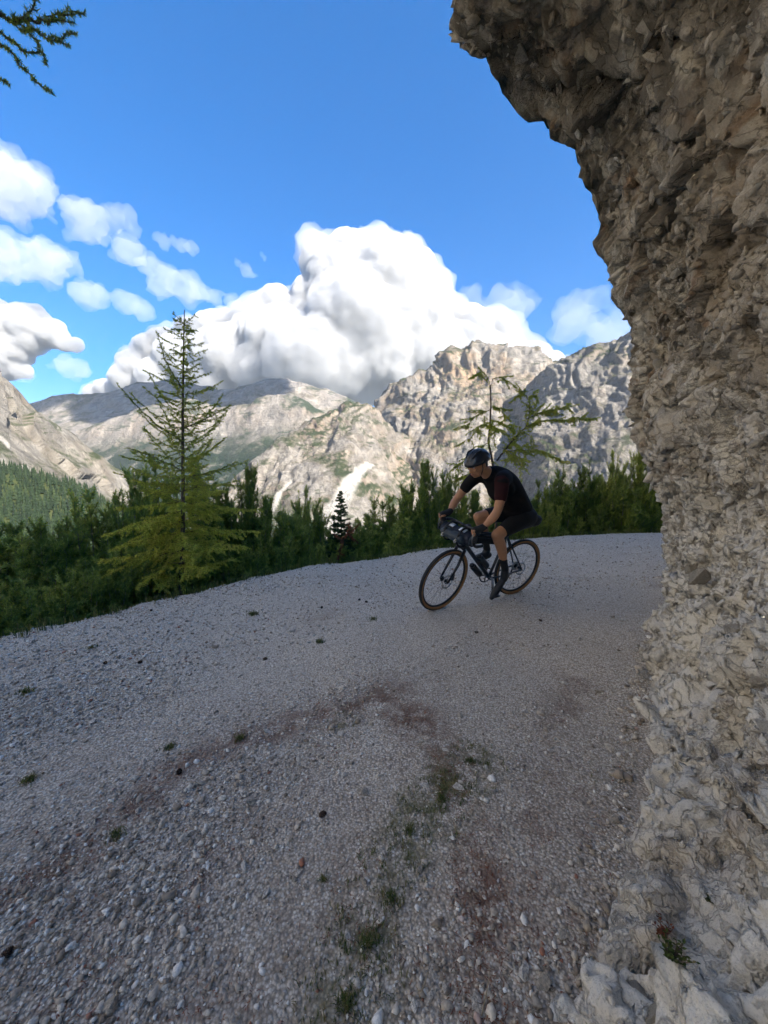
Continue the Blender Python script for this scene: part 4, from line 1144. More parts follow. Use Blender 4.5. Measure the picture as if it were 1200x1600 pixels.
# --- larches
def larch(name, base, limbs, label, seed, leaf, per_m=450, nlen=0.031, nwid=0.011, fine=None, twig=(0.10, 0.30), tstep=0.055, hang=0.5, trunk_r=(0.05, 0.008), trunk_pts=None, tone0=0.4, dens=1.0):
    """limbs: list of (points, thickness at the root, tone shift, twig scale): each a branch with twigs and needles"""
    rng = np.random.default_rng(seed)
    root = empty(name, base)
    B0 = np.array(base)
    tp = np.asarray(trunk_pts) - B0
    V, F = tubes([(tp, np.linspace(trunk_r[0], trunk_r[1], len(tp)))], 8)
    new_obj('trunk', V, F, M_BARK, root, smooth=True)
    for (pts, r0, tsh, tsc) in limbs:
        pts = np.asarray(pts, float) - B0
        # resample
        k = max(6, int(np.linalg.norm(np.diff(pts, axis=0), axis=1).sum() / 0.05))
        pts = catmull(pts, k)
        pts[1:-1] += rng.normal(0, 0.006, (k - 2, 3))
        wood = [(pts, np.linspace(r0, 0.0025, k))]
        segs, tone = [], []
        Ls = np.linalg.norm(np.diff(pts, axis=0), axis=1).cumsum()
        Lt = Ls[-1]
        d = 0.10 * Lt
        side = 1
        while d < Lt:
            i = min(int(np.searchsorted(Ls, d)), k - 2)
            T = pts[i + 1] - pts[i]; T /= np.linalg.norm(T)
            lat = np.cross(T, (0, 0, 1.0)); nl = np.linalg.norm(lat)
            lat = lat / nl if nl > 0.2 else np.array([rng.normal(), rng.normal(), 0.1])
            f = d / Lt
            ln = rng.uniform(*twig) * tsc * (1.15 - 0.75 * f)
            sd = T * rng.uniform(0.4, 0.9) + lat * side * rng.uniform(0.5, 1.0) + np.array([0, 0, rng.uniform(-0.6, 0.3)])
            sp = curve_pts(pts[i], sd, ln, 4, rng, up=-hang * 4, wob=0.10)
            wood.append((sp, np.linspace(0.0035, 0.0016, 5)))
            tn = tone0 + tsh + rng.normal(0, 0.1)
            for w in range(4):
                segs.append((sp[w], sp[w + 1])); tone.append(tn)
            side = -side
            d += tstep * rng.uniform(0.6, 1.5) / dens
        for i in range(int(k * 0.25), k - 1):
            segs.append((pts[i], pts[i + 1])); tone.append(tone0 + tsh)
        V, F = tubes(wood, 3)
        b = new_obj('branch', V, F, M_BARK, root)
        k_ = fine if (fine and tsc < 0.9) else 1.0
        NV_, NF_, NT = needles(segs, rng, per_m * dens * (0.8 if k_ < 1 else 1.0), nlen * k_, nwid * k_, 1.15, np.array(tone), 0.3)
        new_obj('needles', NV_, NF_, leaf, b, attrs={'tone': np.clip(NT, 0, 1)})
    tag(root, label, 'larch' if 'larch' in name else 'spruce')
    return root
rng = np.random.default_rng(23)
LB = np.array(at(279, 905, 5.7)); LT = np.array(at(288, 484, 5.7))
LB[2] = float(hill_z(LB[:1], LB[1:2], edge_dist(LB[:1], LB[1:2]))[0]) - 0.05
tr = np.array([LB + (LT - LB) * t + np.array([0.03 * math.sin(5 * t), 0, 0]) * (1 - t) for t in np.linspace(0, 1, 14)])
H = LT[2] - LB[2]
limbs = []
def trunk_at(z):
    t = np.clip((z - LB[2]) / H, 0, 1)
    return LB + (LT - LB) * t
zc = LB[2] + 0.62
a = 0.3
while zc < LT[2] - 0.10:
    f = (zc - LB[2]) / H
    n = 6 if f < 0.45 else 4
    for q in range(n):
        a += 2.4 + rng.normal(0, 0.35)
        g_ = float(smoothstep(0.24, 0.62, np.array(f)))                     # 0 in the skirt, 1 in the airy top
        ln = (1.12 * (1 - g_) + g_ * (0.16 + 1.75 * (1 - f))) * rng.uniform(0.5, 1.05)
        el = rng.uniform(-0.25, 0.28) + 0.18 * g_ * f; dr = 0.45 * (1 - g_) - 0.25 * g_
        ts, tsc = 0.34 - 0.30 * g_, 1.2 - 0.72 * g_
        d0 = np.array([math.cos(a) * math.cos(el), math.sin(a) * math.cos(el), math.sin(el)])
        p = curve_pts(trunk_at(zc), d0, ln, 7, rng, up=-dr + 0.2 + 0.35 * g_, wob=0.06)
        limbs.append((p, 0.0065 * (1.15 - f), ts, tsc))
    zc += rng.uniform(0.12, 0.18) if f < 0.40 else rng.uniform(0.085, 0.125)
# the long bare branches that stick out
for (p0, p1, p2) in (((287, 690), (235, 655), (182, 598)), ((287, 670), (330, 650), (362, 632)), ((287, 735), (235, 712), (196, 700)), ((287, 745), (330, 738), (372, 722)), ((287, 610), (262, 570), (243, 516))):
    limbs.append((np.array([trunk_at(at(*p0, 5.7).z), np.array(at(*p1, 5.55)), np.array(at(*p2, 5.4))]), 0.011, -0.1, 0.55))
larch('larch_tree', tuple(LB), limbs, 'slender young larch with yellow-green lower branches at the road edge', 31, M_LARCH, trunk_pts=tr, tone0=0.44, hang=0.6, dens=1.0, fine=0.8, tstep=0.042, trunk_r=(0.042, 0.006))

# the crooked larch behind the cyclist
RY_ = 9.3
RB = np.array(at(776, 800, RY_)); RB[2] = float(hill_z(RB[:1], RB[1:2], edge_dist(RB[:1], RB[1:2]))[0]) - 0.05
A3 = lambda px, py, dy=0.0: np.array(at(px, py, RY_ + dy))
tr = np.array([RB, A3(776, 760), A3(768, 715), A3(763, 690), A3(766, 660), A3(767, 630), A3(766, 605), A3(770, 592), A3(776, 590)])
limbs = [
    ([A3(776, 720), A3(800, 690), A3(822, 668), A3(850, 658), A3(890, 656), A3(935, 655)], 0.035, 0.18, 0.8),
    ([A3(822, 668), A3(828, 645), A3(826, 625), A3(818, 615), A3(812, 619)], 0.02, 0.1, 0.6),
    ([A3(826, 622), A3(836, 618), A3(842, 628)], 0.008, 0.1, 0.5),
    ([A3(822, 655), A3(850, 643), A3(880, 638, -0.2), A3(905, 632, -0.3)], 0.018, 0.18, 0.8),
    ([A3(766, 605), A3(760, 588), A3(752, 581), A3(746, 586)], 0.012, 0.0, 0.4),
    ([A3(770, 592), A3(782, 590), A3(790, 594)], 0.01, 0.0, 0.4),
    ([A3(766, 640), A3(752, 645), A3(738, 655), A3(728, 672)], 0.013, 0.12, 0.8),
    ([A3(766, 635), A3(780, 640), A3(795, 655)], 0.012, 0.12, 0.8),
    ([A3(765, 660), A3(748, 668), A3(732, 690)], 0.014, 0.15, 0.9),
    ([A3(765, 655, -0.2), A3(785, 662, -0.4), A3(800, 672, -0.5)], 0.012, 0.15, 0.9),
    ([A3(765, 665), A3(772, 668, -0.5), A3(778, 676, -0.9)], 0.012, 0.15, 0.9),
    ([A3(788, 705), A3(820, 704), A3(850, 708), A3(880, 722)], 0.016, 0.25, 0.9),
    ([A3(785, 700), A3(800, 715, -0.3), A3(820, 730, -0.6)], 0.012, 0.25, 0.9),
    ([A3(764, 690), A3(745, 705), A3(722, 722), A3(704, 735)], 0.013, 0.2, 0.9),
    ([A3(770, 705), A3(740, 735, 0.2), A3(715, 752, 0.3)], 0.013, 0.2, 0.9),
    ([A3(800, 690), A3(810, 700, -0.2), A3(812, 720, -0.3)], 0.012, 0.2, 0.9)]
more = []
for (pp, r0, tsh, tsc) in list(limbs):
    pp = catmull(np.array(pp), 24)
    L_ = np.linalg.norm(np.diff(pp, axis=0), axis=1).sum()
    for q in range(int(L_ / 0.075)):
        k_ = int(rng.uniform(3, 22)); a_ = rng.uniform(0, 6.28)
        d_ = (pp[min(k_ + 1, 23)] - pp[k_]) / max(1e-6, np.linalg.norm(pp[min(k_ + 1, 23)] - pp[k_]))
        dd_ = d_ * 0.8 + np.array([math.cos(a_), math.sin(a_), rng.uniform(-0.4, 0.5)]) * 0.9
        more.append((curve_pts(pp[k_], dd_, rng.uniform(0.18, 0.5), 6, rng, up=-0.3, wob=0.12), 0.005, tsh + rng.normal(0, 0.08), 0.5))
limbs = [(l[0], l[1] * 0.75, l[2], l[3] * 0.6) for l in limbs] + more
larch('larch_tree', tuple(RB), limbs, 'crooked larch with a long sideways branch behind the cyclist', 37, M_LARCH, per_m=520, nlen=0.030, nwid=0.0105, twig=(0.10, 0.30), tstep=0.05, hang=1.0, trunk_r=(0.036, 0.008), trunk_pts=tr, tone0=0.46, dens=1.0)

# the larch outside the frame on the left whose branch tip reaches into the picture
TB = np.array([-4.9, 3.1, 0.0]); TB[2] = float(hill_z(TB[:1], TB[1:2], edge_dist(TB[:1], TB[1:2]))[0]) - 0.05
tr = np.array([TB + np.array([0.05 * math.sin(3 * t), 0, 8.0 * t]) for t in np.linspace(0, 1, 12)])
S3 = lambda px, py, y=2.3: np.array(at(px, py, y))
root3 = TB + np.array([0, 0, 4.9])
limbs = [
    ([root3, S3(-260, -10, 2.7), S3(-80, -2), S3(20, 30), S3(70, 32), S3(132, 18)], 0.02, -0.2, 0.35),
    ([S3(-80, -2), S3(-10, 10), S3(30, 40), S3(60, 52), S3(108, 72)], 0.008, -0.2, 0.35),
    ([S3(-60, 0), S3(0, 52), S3(35, 78), S3(62, 80), S3(72, 102)], 0.008, -0.2, 0.35),
    ([S3(20, 34), S3(48, 54), S3(62, 76)], 0.005, -0.2, 0.3),
    ([S3(-60, 20), S3(5, 74), S3(42, 112), S3(82, 146)], 0.006, -0.2, 0.25),
    ([S3(-70, 60), S3(-20, 108), S3(15, 133)], 0.006, -0.2, 0.25),
    ([S3(20, 32), S3(48, 18), S3(64, -8)], 0.006, -0.2, 0.35),
    ([S3(70, 32), S3(95, 32), S3(117, 35)], 0.004, -0.2, 0.2),
    ([S3(70, 26), S3(95, 20), S3(106, 10)], 0.004, -0.2, 0.2),
    ([S3(60, 52), S3(88, 58), S3(120, 53)], 0.004, -0.2, 0.2)]
for q in range(10):                                            # the rest of its crown, out of the picture
    z_ = 3.0 + 0.5 * q
    aa = 2.0 + 1.1 * math.sin(q * 2.2)
    limbs.append((curve_pts(TB + np.array([0, 0, z_]), (math.cos(aa), math.sin(aa), 0.1), 1.3, 6, rng, up=0.0, wob=0.05), 0.015, -0.1, 0.8))
larch('larch_tree', tuple(TB), limbs, 'dark larch branch tip reaching in at the top left corner', 41, M_LARCH, per_m=900, nlen=0.024, nwid=0.006, twig=(0.05, 0.16), tstep=0.06, hang=0.3, trunk_r=(0.11, 0.03), trunk_pts=tr, tone0=0.42)

# small spruce among the pines
SB = np.array(at(533, 850, 8.7)); ST = np.array(at(533, 766, 8.7)); SB[2] = float(hill_z(SB[:1], SB[1:2], edge_dist(SB[:1], SB[1:2]))[0]) - 0.05
limbs = []
a = 0
for zc in np.linspace(SB[2] + 0.25, ST[2] - 0.04, 24):
    f = (zc - SB[2]) / (ST[2] - SB[2])
    for q in range(5):
        a += 1.31
        p0 = np.array([SB[0], SB[1], zc + rng.uniform(-0.04, 0.04)])
        limbs.append((curve_pts(p0, (math.cos(a), math.sin(a), 0.15), 0.70 * (1.04 - f) * rng.uniform(0.7, 1.1), 4, rng, up=-0.1, wob=0.04), 0.006, 0.0, 0.6 * (1.1 - f)))
larch('spruce_sapling', tuple(SB), limbs, 'small conical spruce sapling among the dwarf pines', 43, M_SPRUCE, per_m=800, nlen=0.036, nwid=0.015, twig=(0.1, 0.28), tstep=0.06, hang=0.2, trunk_r=(0.025, 0.005), trunk_pts=np.array([SB, SB * 0.5 + ST * 0.5, ST]), tone0=0.4)
# dead reddish branch
DB = np.array(at(524, 858, 7.7)); DB[2] = float(hill_z(DB[:1], DB[1:2], edge_dist(DB[:1], DB[1:2]))[0])
D3_ = lambda px, py: np.array(at(px, py, 7.6))
limbs = [([DB, D3_(535, 845), D3_(548, 832), D3_(562, 818)], 0.012, 0.1, 0.8), ([D3_(535, 845), D3_(528, 838), D3_(520, 834)], 0.008, 0.0, 0.8), ([D3_(545, 836), D3_(552, 842), D3_(560, 848)], 0.008, 0.0, 0.8), ([D3_(540, 840), D3_(545, 826), D3_(546, 816)], 0.008, 0.1, 0.7)]
o = larch('dead_pine_branch', tuple(DB), limbs, 'dead branch with rust-red needles low among the pines', 47, M_DEAD, per_m=420, nlen=0.04, nwid=0.009, twig=(0.08, 0.2), tstep=0.05, hang=0.3, trunk_r=(0.015, 0.012), trunk_pts=np.array([DB - np.array([0, 0, 0.1]), DB, DB + np.array([0, 0, 0.05])]), tone0=0.4)
o['category'] = 'dead branch'

# --- wooded spur across the gully on the left
HR = [[(-260, 690, 420), (-120, 712, 440), (0, 738, 460), (60, 750, 480), (110, 768, 500), (150, 782, 520), (200, 806, 545), (260, 832, 570), (330, 850, 600)],
      [(-260, 790, 330), (-120, 800, 340), (0, 808, 350), (60, 814, 360), (110, 822, 370), (150, 830, 380), (200, 842, 395), (260, 856, 410), (330, 868, 430)],
      [(-260, 930, 230), (-120, 930, 235), (0, 930, 240), (60, 930, 245), (110, 930, 250), (150, 930, 255), (200, 930, 260), (260, 930, 270), (330, 930, 280)]]
hl = mountain('hill', HR, 'dark wooded spur below the left mountain', (-40, 160, -90), 90, 60, 8, 701, 160., forest_z=(400, 500), tone=-0.3)
hl.data.materials.append(M_HILL)
HP, HN = mesh_np(hl.data)
rng = np.random.default_rng(51)
def conifer_unit(seed):
    r = np.random.default_rng(seed)
    V, F, off = [], [], 0
    for k in range(4):
        n = 7
        z0 = 0.10 + 0.21 * k; rad = 0.19 * (1.08 - 0.24 * k)
        aa = np.arange(n) * 2 * PI / n + r.uniform(0, 6)
        ring = np.stack([np.cos(aa) * rad * r.uniform(0.55, 1.2, n), np.sin(aa) * rad * r.uniform(0.55, 1.2, n), z0 + r.uniform(-0.03, 0.03, n)], 1)
        V.append(np.vstack([ring, [[0, 0, z0 + 0.33]]]))
        F += [(off + i, off + (i + 1) % n, off + n) for i in range(n)]
        off += n + 1
    return np.vstack(V), np.array(F)
units = [conifer_unit(60 + k) for k in range(5)]
Vs, Fs, T_, off = [], [], [], 0
cand = np.arange(len(HP)); sel = rng.choice(cand, 3800)
for i in sel:
    if HP[i, 1] > 560:
        continue
    U_, F_ = units[int(rng.integers(5))]
    h = rng.uniform(6, 15)
    ca, sa = math.cos(rng.uniform(0, 6)), math.sin(rng.uniform(0, 6))
    q = HP[i] + np.array([rng.uniform(-4, 4), rng.uniform(-4, 4), -0.5])
    Vs.append(U_ * h + q); Fs.append(F_ + off); T_.append(np.full(len(U_), np.clip(rng.normal(0.42, 0.2), 0, 1))); off += len(U_)
M_WOOD = leaf_mat('far_spruce', [(0.0, (0.007, 0.015, 0.008)), (0.5, (0.014, 0.027, 0.012)), (1.0, (0.03, 0.045, 0.018))], 0.9, 0.1)  # kept very dark: the mountain's shade over the wood is put into its colour
fo = new_obj('forest', np.vstack(Vs), np.vstack(Fs), M_WOOD, attrs={'tone': np.concatenate(T_)})
tag(fo, 'dark spruce forest covering the spur on the left', kind='stuff')
# forest on the valley side below the road
xs = rng.uniform(-260, 420, 5200); ys = rng.uniform(14, 900, 5200)
d_ = edge_dist(xs, ys); k = (d_ > 14) & (np.abs(xs) < ys * 1.1 + 10)
xs, ys, d_ = xs[k], ys[k], d_[k]
zs_ = hill_z(xs, ys, d_)
Vs, Fs, T_, off = [], [], [], 0
for x_, y_, z_, d in zip(xs, ys, zs_, d_):
    U_, F_ = units[int(rng.integers(5))]
    h = min(rng.uniform(5, 14), max(0.5, (0.36 * d)))
    Vs.append(U_ * h + np.array([x_, y_, z_ - 0.3])); Fs.append(F_ + off); T_.append(np.full(len(U_), np.clip(rng.normal(0.45, 0.2), 0, 1))); off += len(U_)
fo = new_obj('forest', np.vstack(Vs), np.vstack(Fs), M_WOOD, attrs={'tone': np.concatenate(T_)})
tag(fo, 'spruce forest on the valley side below the pines', kind='stuff')
# ================================================================== cyclist and bicycle
M_BLACKP = plain('black_paint', (0.014, 0.014, 0.016), 0.35, var=0.2)
M_FRAME = plain('dark_frame_paint', (0.022, 0.026, 0.034), 0.28, spec=0.6, var=0.2)
M_TYRE = plain('tyre_rubber', (0.022, 0.021, 0.021), 0.85, var=0.3, vscale=90, bump=0.4)
M_TAN = plain('tan_sidewall', (0.30, 0.145, 0.055), 0.8, var=0.2)
M_STEEL = plain('steel', (0.45, 0.45, 0.46), 0.3, metal=1.0, var=0.1)
M_ALU = plain('grey_alloy', (0.20, 0.20, 0.21), 0.4, metal=0.8, var=0.1)
M_SADDLE = plain('saddle_black', (0.016, 0.015, 0.015), 0.55, var=0.2)
M_BAG = plain('navy_bag_cloth', (0.010, 0.013, 0.024), 0.6, var=0.35, vscale=45, bump=0.3)
M_BAG2 = plain('black_bag_cloth', (0.014, 0.014, 0.016), 0.7, var=0.3, vscale=45, bump=0.3)
M_BAGEND = plain('blue_grey_bag_cloth', (0.028, 0.040, 0.052), 0.6, var=0.3, vscale=45, bump=0.3)
M_WHITE = plain('white_print', (0.75, 0.76, 0.80), 0.5, var=0.05)
M_BUCKLE = plain('pale_buckle', (0.50, 0.46, 0.40), 0.5, var=0.15)
M_SKIN = plain('tanned_skin', (0.40, 0.19, 0.095), 0.5, spec=0.35, var=0.12, vscale=60)
M_LIP = plain('lips', (0.38, 0.13, 0.09), 0.5, var=0.1)
M_HAIR = plain('dark_hair', (0.020, 0.014, 0.010), 0.6, var=0.4, vscale=120)
M_JERSEY = plain('black_jersey', (0.009, 0.008, 0.009), 0.85, spec=0.15, var=0.4, vscale=18, bump=0.25)
M_MAROON = plain('maroon_panel', (0.026, 0.007, 0.008), 0.85, spec=0.15, var=0.3, vscale=18, bump=0.2)
M_SHORTS = plain('black_shorts', (0.012, 0.012, 0.013), 0.7, spec=0.2, var=0.3, vscale=25, bump=0.15)
M_SOCK = plain('black_sock', (0.016, 0.016, 0.017), 0.9, var=0.3)
M_SHOE = plain('black_shoe', (0.018, 0.018, 0.02), 0.5, var=0.3)
M_GLOVE = plain('black_glove', (0.013, 0.013, 0.014), 0.85, var=0.3)
M_HELMET = plain('navy_helmet', (0.010, 0.014, 0.024), 0.3, spec=0.5, var=0.25)
M_EYE = plain('eye_white', (0.7, 0.68, 0.65), 0.3, var=0.05)
M_BOTTLE = plain('dark_bottle', (0.03, 0.035, 0.04), 0.35, var=0.2)

p_fr = ground_at(684, 947); p_re = ground_at(800, 925)
p_fr.z = float(road_z(p_fr.x, p_fr.y)[0]); p_re.z = float(road_z(p_re.x, p_re.y)[0]); p_fr.z -= 0.006; p_re.z -= 0.006
hv = (p_fr - p_re); WB = 1.06
hv.normalize()
lv = Vector((-hv.y, hv.x, 0)).normalized(); uv_ = hv.cross(lv)
LEAN = R(13)
ly_ = lv * math.cos(LEAN) - uv_ * math.sin(LEAN); lz_ = uv_ * math.cos(LEAN) + lv * math.sin(LEAN)
BM = Matrix(((hv.x, ly_.x, lz_.x, p_re.x), (hv.y, ly_.y, lz_.y, p_re.y), (hv.z, ly_.z, lz_.z, p_re.z), (0, 0, 0, 1)))
def bike_empty(name):
    o = empty(name)
    o.matrix_world = BM
    return o

def tube(pts, r, sides=10, smooth_n=0):
    pts = np.asarray(pts, float)
    if smooth_n:
        pts = catmull(pts, smooth_n)
    rr = np.full(len(pts), r) if np.isscalar(r) else np.interp(np.linspace(0, 1, len(pts)), np.linspace(0, 1, len(r)), r)
    V, F = tubes([(pts, rr)], sides)
    n = len(V)
    V = np.vstack([V, pts[:1], pts[-1:]])
    k = len(pts)
    caps = [(n, (i + 1) % sides, i) for i in range(sides)] + [(n + 1, (k - 1) * sides + i, (k - 1) * sides + (i + 1) % sides) for i in range(sides)]
    return V, [tuple(f) for f in F] + caps
def join(*parts):
    V, F, off = [], [], 0
    for v, f in parts:
        V.append(np.asarray(v, float)); F += [tuple(int(i) + off for i in q) for q in f]; off += len(v)
    return np.vstack(V), F
def ellipsoid(c, r, rot=None, sub=ICO3):
    v = sub[0] * np.asarray(r)
    if rot is not None:
        v = v @ np.array(rot.to_matrix() if hasattr(rot, 'to_matrix') else rot).T
    return v + np.asarray(c), [tuple(f) for f in sub[1]]
def torus(c, R0, r0, axis='y', nseg=48, nr=10, a0=0.0, a1=2 * PI, ex=1.0):
    t = np.linspace(0, 2 * PI, nseg, endpoint=False); p = np.linspace(a0, a1, nr, endpoint=abs(a1 - a0) < 6.2)
    T, Pp = np.meshgrid(t, p, indexing='ij')
    x = (R0 + r0 * np.cos(Pp)) * np.cos(T); z = (R0 + r0 * np.cos(Pp)) * np.sin(T); y = r0 * ex * np.sin(Pp)
    V = np.stack([x, y, z], 2).reshape(-1, 3) + np.asarray(c)
    F = []
    closed = abs(a1 - a0) > 6.2
    for i in range(nseg):
        for j in range(nr if closed else nr - 1):
            a_, b_ = i * nr + j, i * nr + (j + 1) % nr
            c_, d_ = ((i + 1) % nseg) * nr + (j + 1) % nr, ((i + 1) % nseg) * nr + j
            F.append((a_, d_, c_, b_))
    return V, F
def disc(c, r0, w, n=32, r1=0.0):
    """a flat ring about the y axis"""
    return tube([(c[0], c[1] - w / 2, c[2]), (c[0], c[1] + w / 2, c[2])], r0, n)
def box(c, s, rot=None):
    v = np.array([(x, y, z) for x in (-1, 1) for y in (-1, 1) for z in (-1, 1)], float) * np.asarray(s) / 2
    if rot is not None:
        v = v @ np.array(rot).T
    return v + np.asarray(c), [(0, 1, 3, 2), (4, 6, 7, 5), (0, 4, 5, 1), (2, 3, 7, 6), (0, 2, 6, 4), (1, 5, 7, 3)]

WR = 0.348
BB = np.array([0.43, 0, 0.285])
HT, HBt = np.array([0.835, 0, 0.885]), np.array([0.880, 0, 0.715])
SAX = (HT - HBt) / np.linalg.norm(HT - HBt)
STEER = Matrix.Rotation(R(11), 3, Vector(SAX))
def steer(vf):
    v, f = vf
    return (np.asarray(v) - HBt) @ np.array(STEER).T + HBt, f
ident = lambda vf: vf

bike = bike_empty('bicycle')
tag(bike, 'dark gravel bicycle with tan-walled tyres leaning into the bend', 'bicycle')
def part(name, vf, mat, parent=bike, smooth=True):
    return new_obj(name, vf[0], vf[1], mat, parent, smooth=smooth)
ST_TOP = np.array([0.265, 0, 0.80])
RA = np.array([0.0, 0, WR]); FA = np.array([WB, 0, WR])
part('frame', join(tube([BB, ST_TOP], 0.016), tube([ST_TOP - (0, 0, 0.03), HT - SAX * 0.03], 0.0165), tube([BB, HBt + SAX * 0.03], [0.024, 0.022]), tube([HBt, HT], 0.022),
                   *[tube([ST_TOP - (0, 0, 0.05), RA + (0, s * 0.066, 0)], [0.011, 0.008]) for s in (1, -1)],
                   *[tube([BB + (0, s * 0.03, 0), BB + (-0.12, s * 0.045, 0.01), RA + (0, s * 0.066, 0)], [0.013, 0.010]) for s in (1, -1)],
                   tube([BB - (0, 0.04, 0), BB + (0, 0.04, 0)], 0.023)), M_FRAME)
part('seat_post', tube([ST_TOP - (0, 0, 0.02), (0.225, 0, 0.935)], 0.0135), M_BLACKP)
def saddle_mesh():
    xs = np.linspace(0.06, 0.335, 14); V, F = [], []
    for i, x in enumerate(xs):
        f = i / 13
        w = 0.074 * (1 - f) ** 1.2 + 0.019
        for a in np.linspace(0, 2 * PI, 12, endpoint=False):
            V.append((x, w * math.cos(a), 0.955 + 0.012 * math.sin(a) - 0.006 * math.sin(f * 3.1) + 0.012 * (1 - f) - (0.018 if math.sin(a) < 0 else 0) * abs(math.cos(a))))
    for i in range(13):
        for j in range(12):
            F.append((i * 12 + j, i * 12 + (j + 1) % 12, (i + 1) * 12 + (j + 1) % 12, (i + 1) * 12 + j))
    F.append(tuple(range(12))); F.append(tuple(13 * 12 + k for k in range(12)))
    return np.array(V), F
sd = part('saddle', saddle_mesh(), M_SADDLE)
part('rail', join(tube([(0.12, 0.022, 0.945), (0.2, 0.022, 0.93), (0.28, 0.015, 0.945)], 0.0035, 6), tube([(0.12, -0.022, 0.945), (0.2, -0.022, 0.93), (0.28, -0.015, 0.945)], 0.0035, 6)), M_STEEL, sd)
def wheel(name, c, tf, disc_side=1):
    w = part(name, tf(torus(c, WR - 0.047, 0.012, nseg=56, ex=0.95)), M_BLACKP)               # rim
    part('tyre', tf(torus(c, WR - 0.021, 0.021, nseg=64, nr=9, a0=-1.25, a1=1.25)), M_TYRE, w)
    for s in (1, -1):
        part('sidewall', tf(torus(c, WR - 0.021, 0.0207, nseg=64, nr=7, a0=s * 1.15, a1=s * 2.75)), M_TAN, w)
    sp = []
    for k in range(24):
        a = k * 2 * PI / 24; s = 1 if k % 2 else -1
        a2 = a + (0.45 if (k // 2) % 2 else -0.45)
        sp.append(tube([np.array(c) + (0.022 * math.cos(a2), s * 0.028, 0.022 * math.sin(a2)), np.array(c) + ((WR - 0.055) * math.cos(a), 0, (WR - 0.055) * math.sin(a))], 0.0012, 4))
    part('spokes', tf(join(*sp)), M_ALU, w)
    part('hub', tf(join(tube([np.array(c) - (0, 0.055, 0), np.array(c) + (0, 0.055, 0)], 0.016), tube([np.array(c) - (0, 0.032, 0), np.array(c) - (0, 0.026, 0)], 0.028, 16), tube([np.array(c) + (0, 0.026, 0), np.array(c) + (0, 0.032, 0)], 0.028, 16))), M_BLACKP, w)
    part('brake_disc', tf(join(torus(np.array(c) + (0, 0.042, 0), 0.070, 0.009, nseg=32, nr=6, ex=0.12), *[tube([np.array(c) + (0, 0.042, 0), np.array(c) + (0.066 * math.cos(a), 0.042, 0.066 * math.sin(a))], 0.004, 4) for a in np.arange(5) * 1.2566])), M_STEEL, w)
    return w
wheel('wheel', RA, ident)
wheel('wheel', FA, steer)
CROWN = HBt - SAX * 0.03 + np.array([0.005, 0, 0])
fk = part('fork', steer(join(tube([CROWN - (0, 0.05, 0), CROWN + (0, 0, 0.012), CROWN + (0, 0.05, 0)], 0.02, 8), *[tube([CROWN + (0, s * 0.052, 0), CROWN * 0.5 + FA * 0.5 + (-0.012, s * 0.058, 0), FA + (0, s * 0.055, 0)], [0.018, 0.015, 0.010]) for s in (1, -1)])), M_BLACKP)
part('brake_caliper', steer(box(FA + np.array([-0.055, 0.052, 0.055]), (0.03, 0.028, 0.07))), M_BLACKP, fk)
STEM = HT + SAX * 0.04
BAR = STEM + np.array([0.085, 0, 0.012])
hb = part('handlebar', steer(join(tube([HT, STEM], 0.017), tube([STEM, BAR], 0.016),
    *[tube([BAR, BAR + (0.0, s * 0.13, 0.004), BAR + (0.012, s * 0.195, 0.004), BAR + (0.075, s * 0.215, -0.006), BAR + (0.115, s * 0.222, -0.05), BAR + (0.085, s * 0.23, -0.11), BAR + (0.01, s * 0.235, -0.125), BAR + (-0.03, s * 0.238, -0.122)], 0.0155, 10, 26) for s in (1, -1)])), M_BLACKP)
for s in (1, -1):
    bl = part('brake_hood', steer(join(tube([BAR + (0.06, s * 0.213, 0.004), BAR + (0.105, s * 0.218, 0.022), BAR + (0.140, s * 0.220, 0.052)], [0.019, 0.017, 0.012], 10, 10))), M_BLACKP, hb)
    part('brake_lever', steer(tube([BAR + (0.132, s * 0.222, 0.03), BAR + (0.145, s * 0.224, -0.03), BAR + (0.125, s * 0.226, -0.10)], [0.007, 0.006, 0.005], 6, 10)), M_ALU, hb)
CRA = R(-100)                                      # left crank points down and a little back
cd = np.array([math.cos(CRA), 0, math.sin(CRA)])
ck = part('crank', join(tube([BB + (0, 0.062, 0), BB + (0, 0.075, 0) + cd * 0.17], [0.014, 0.011], 8), tube([BB - (0, 0.062, 0), BB - (0, 0.075, 0) - cd * 0.17], [0.014, 0.011], 8), tube([BB - (0, 0.065, 0), BB + (0, 0.065, 0)], 0.015)), M_ALU)
part('chainring', join(torus(BB - (0, 0.048, 0), 0.085, 0.008, nseg=40, nr=6, ex=0.4), *[tube([BB - (0, 0.05, 0), BB + np.array([0.08 * math.cos(a), -0.048, 0.08 * math.sin(a)])], 0.007, 5) for a in np.arange(4) * PI / 2]), M_BLACKP, ck)
PEDL = BB + np.array([0, 0.125, 0]) + cd * 0.17; PEDR = BB - np.array([0, 0.125, 0]) - cd * 0.17
for pp in (PEDL, PEDR):
    part('pedal', box(pp, (0.075, 0.07, 0.018)), M_BLACKP)
part('chain', join(tube([BB + (0, -0.048, 0.088), RA + (0, -0.048, 0.035)], 0.004, 5), tube([BB + (0, -0.048, -0.088), RA + (0.03, -0.048, -0.085)], 0.004, 5)), M_STEEL)
part('cassette', join(*[disc(RA + np.array([0, -0.040 - 0.005 * k, 0]), 0.058 - 0.006 * k, 0.003, 24) for k in range(5)]), M_STEEL)
part('derailleur', join(tube([RA + (0.01, -0.06, -0.03), RA + (0.02, -0.06, -0.06), RA + (0.035, -0.05, -0.115)], [0.014, 0.008, 0.012], 8)), M_BLACKP)
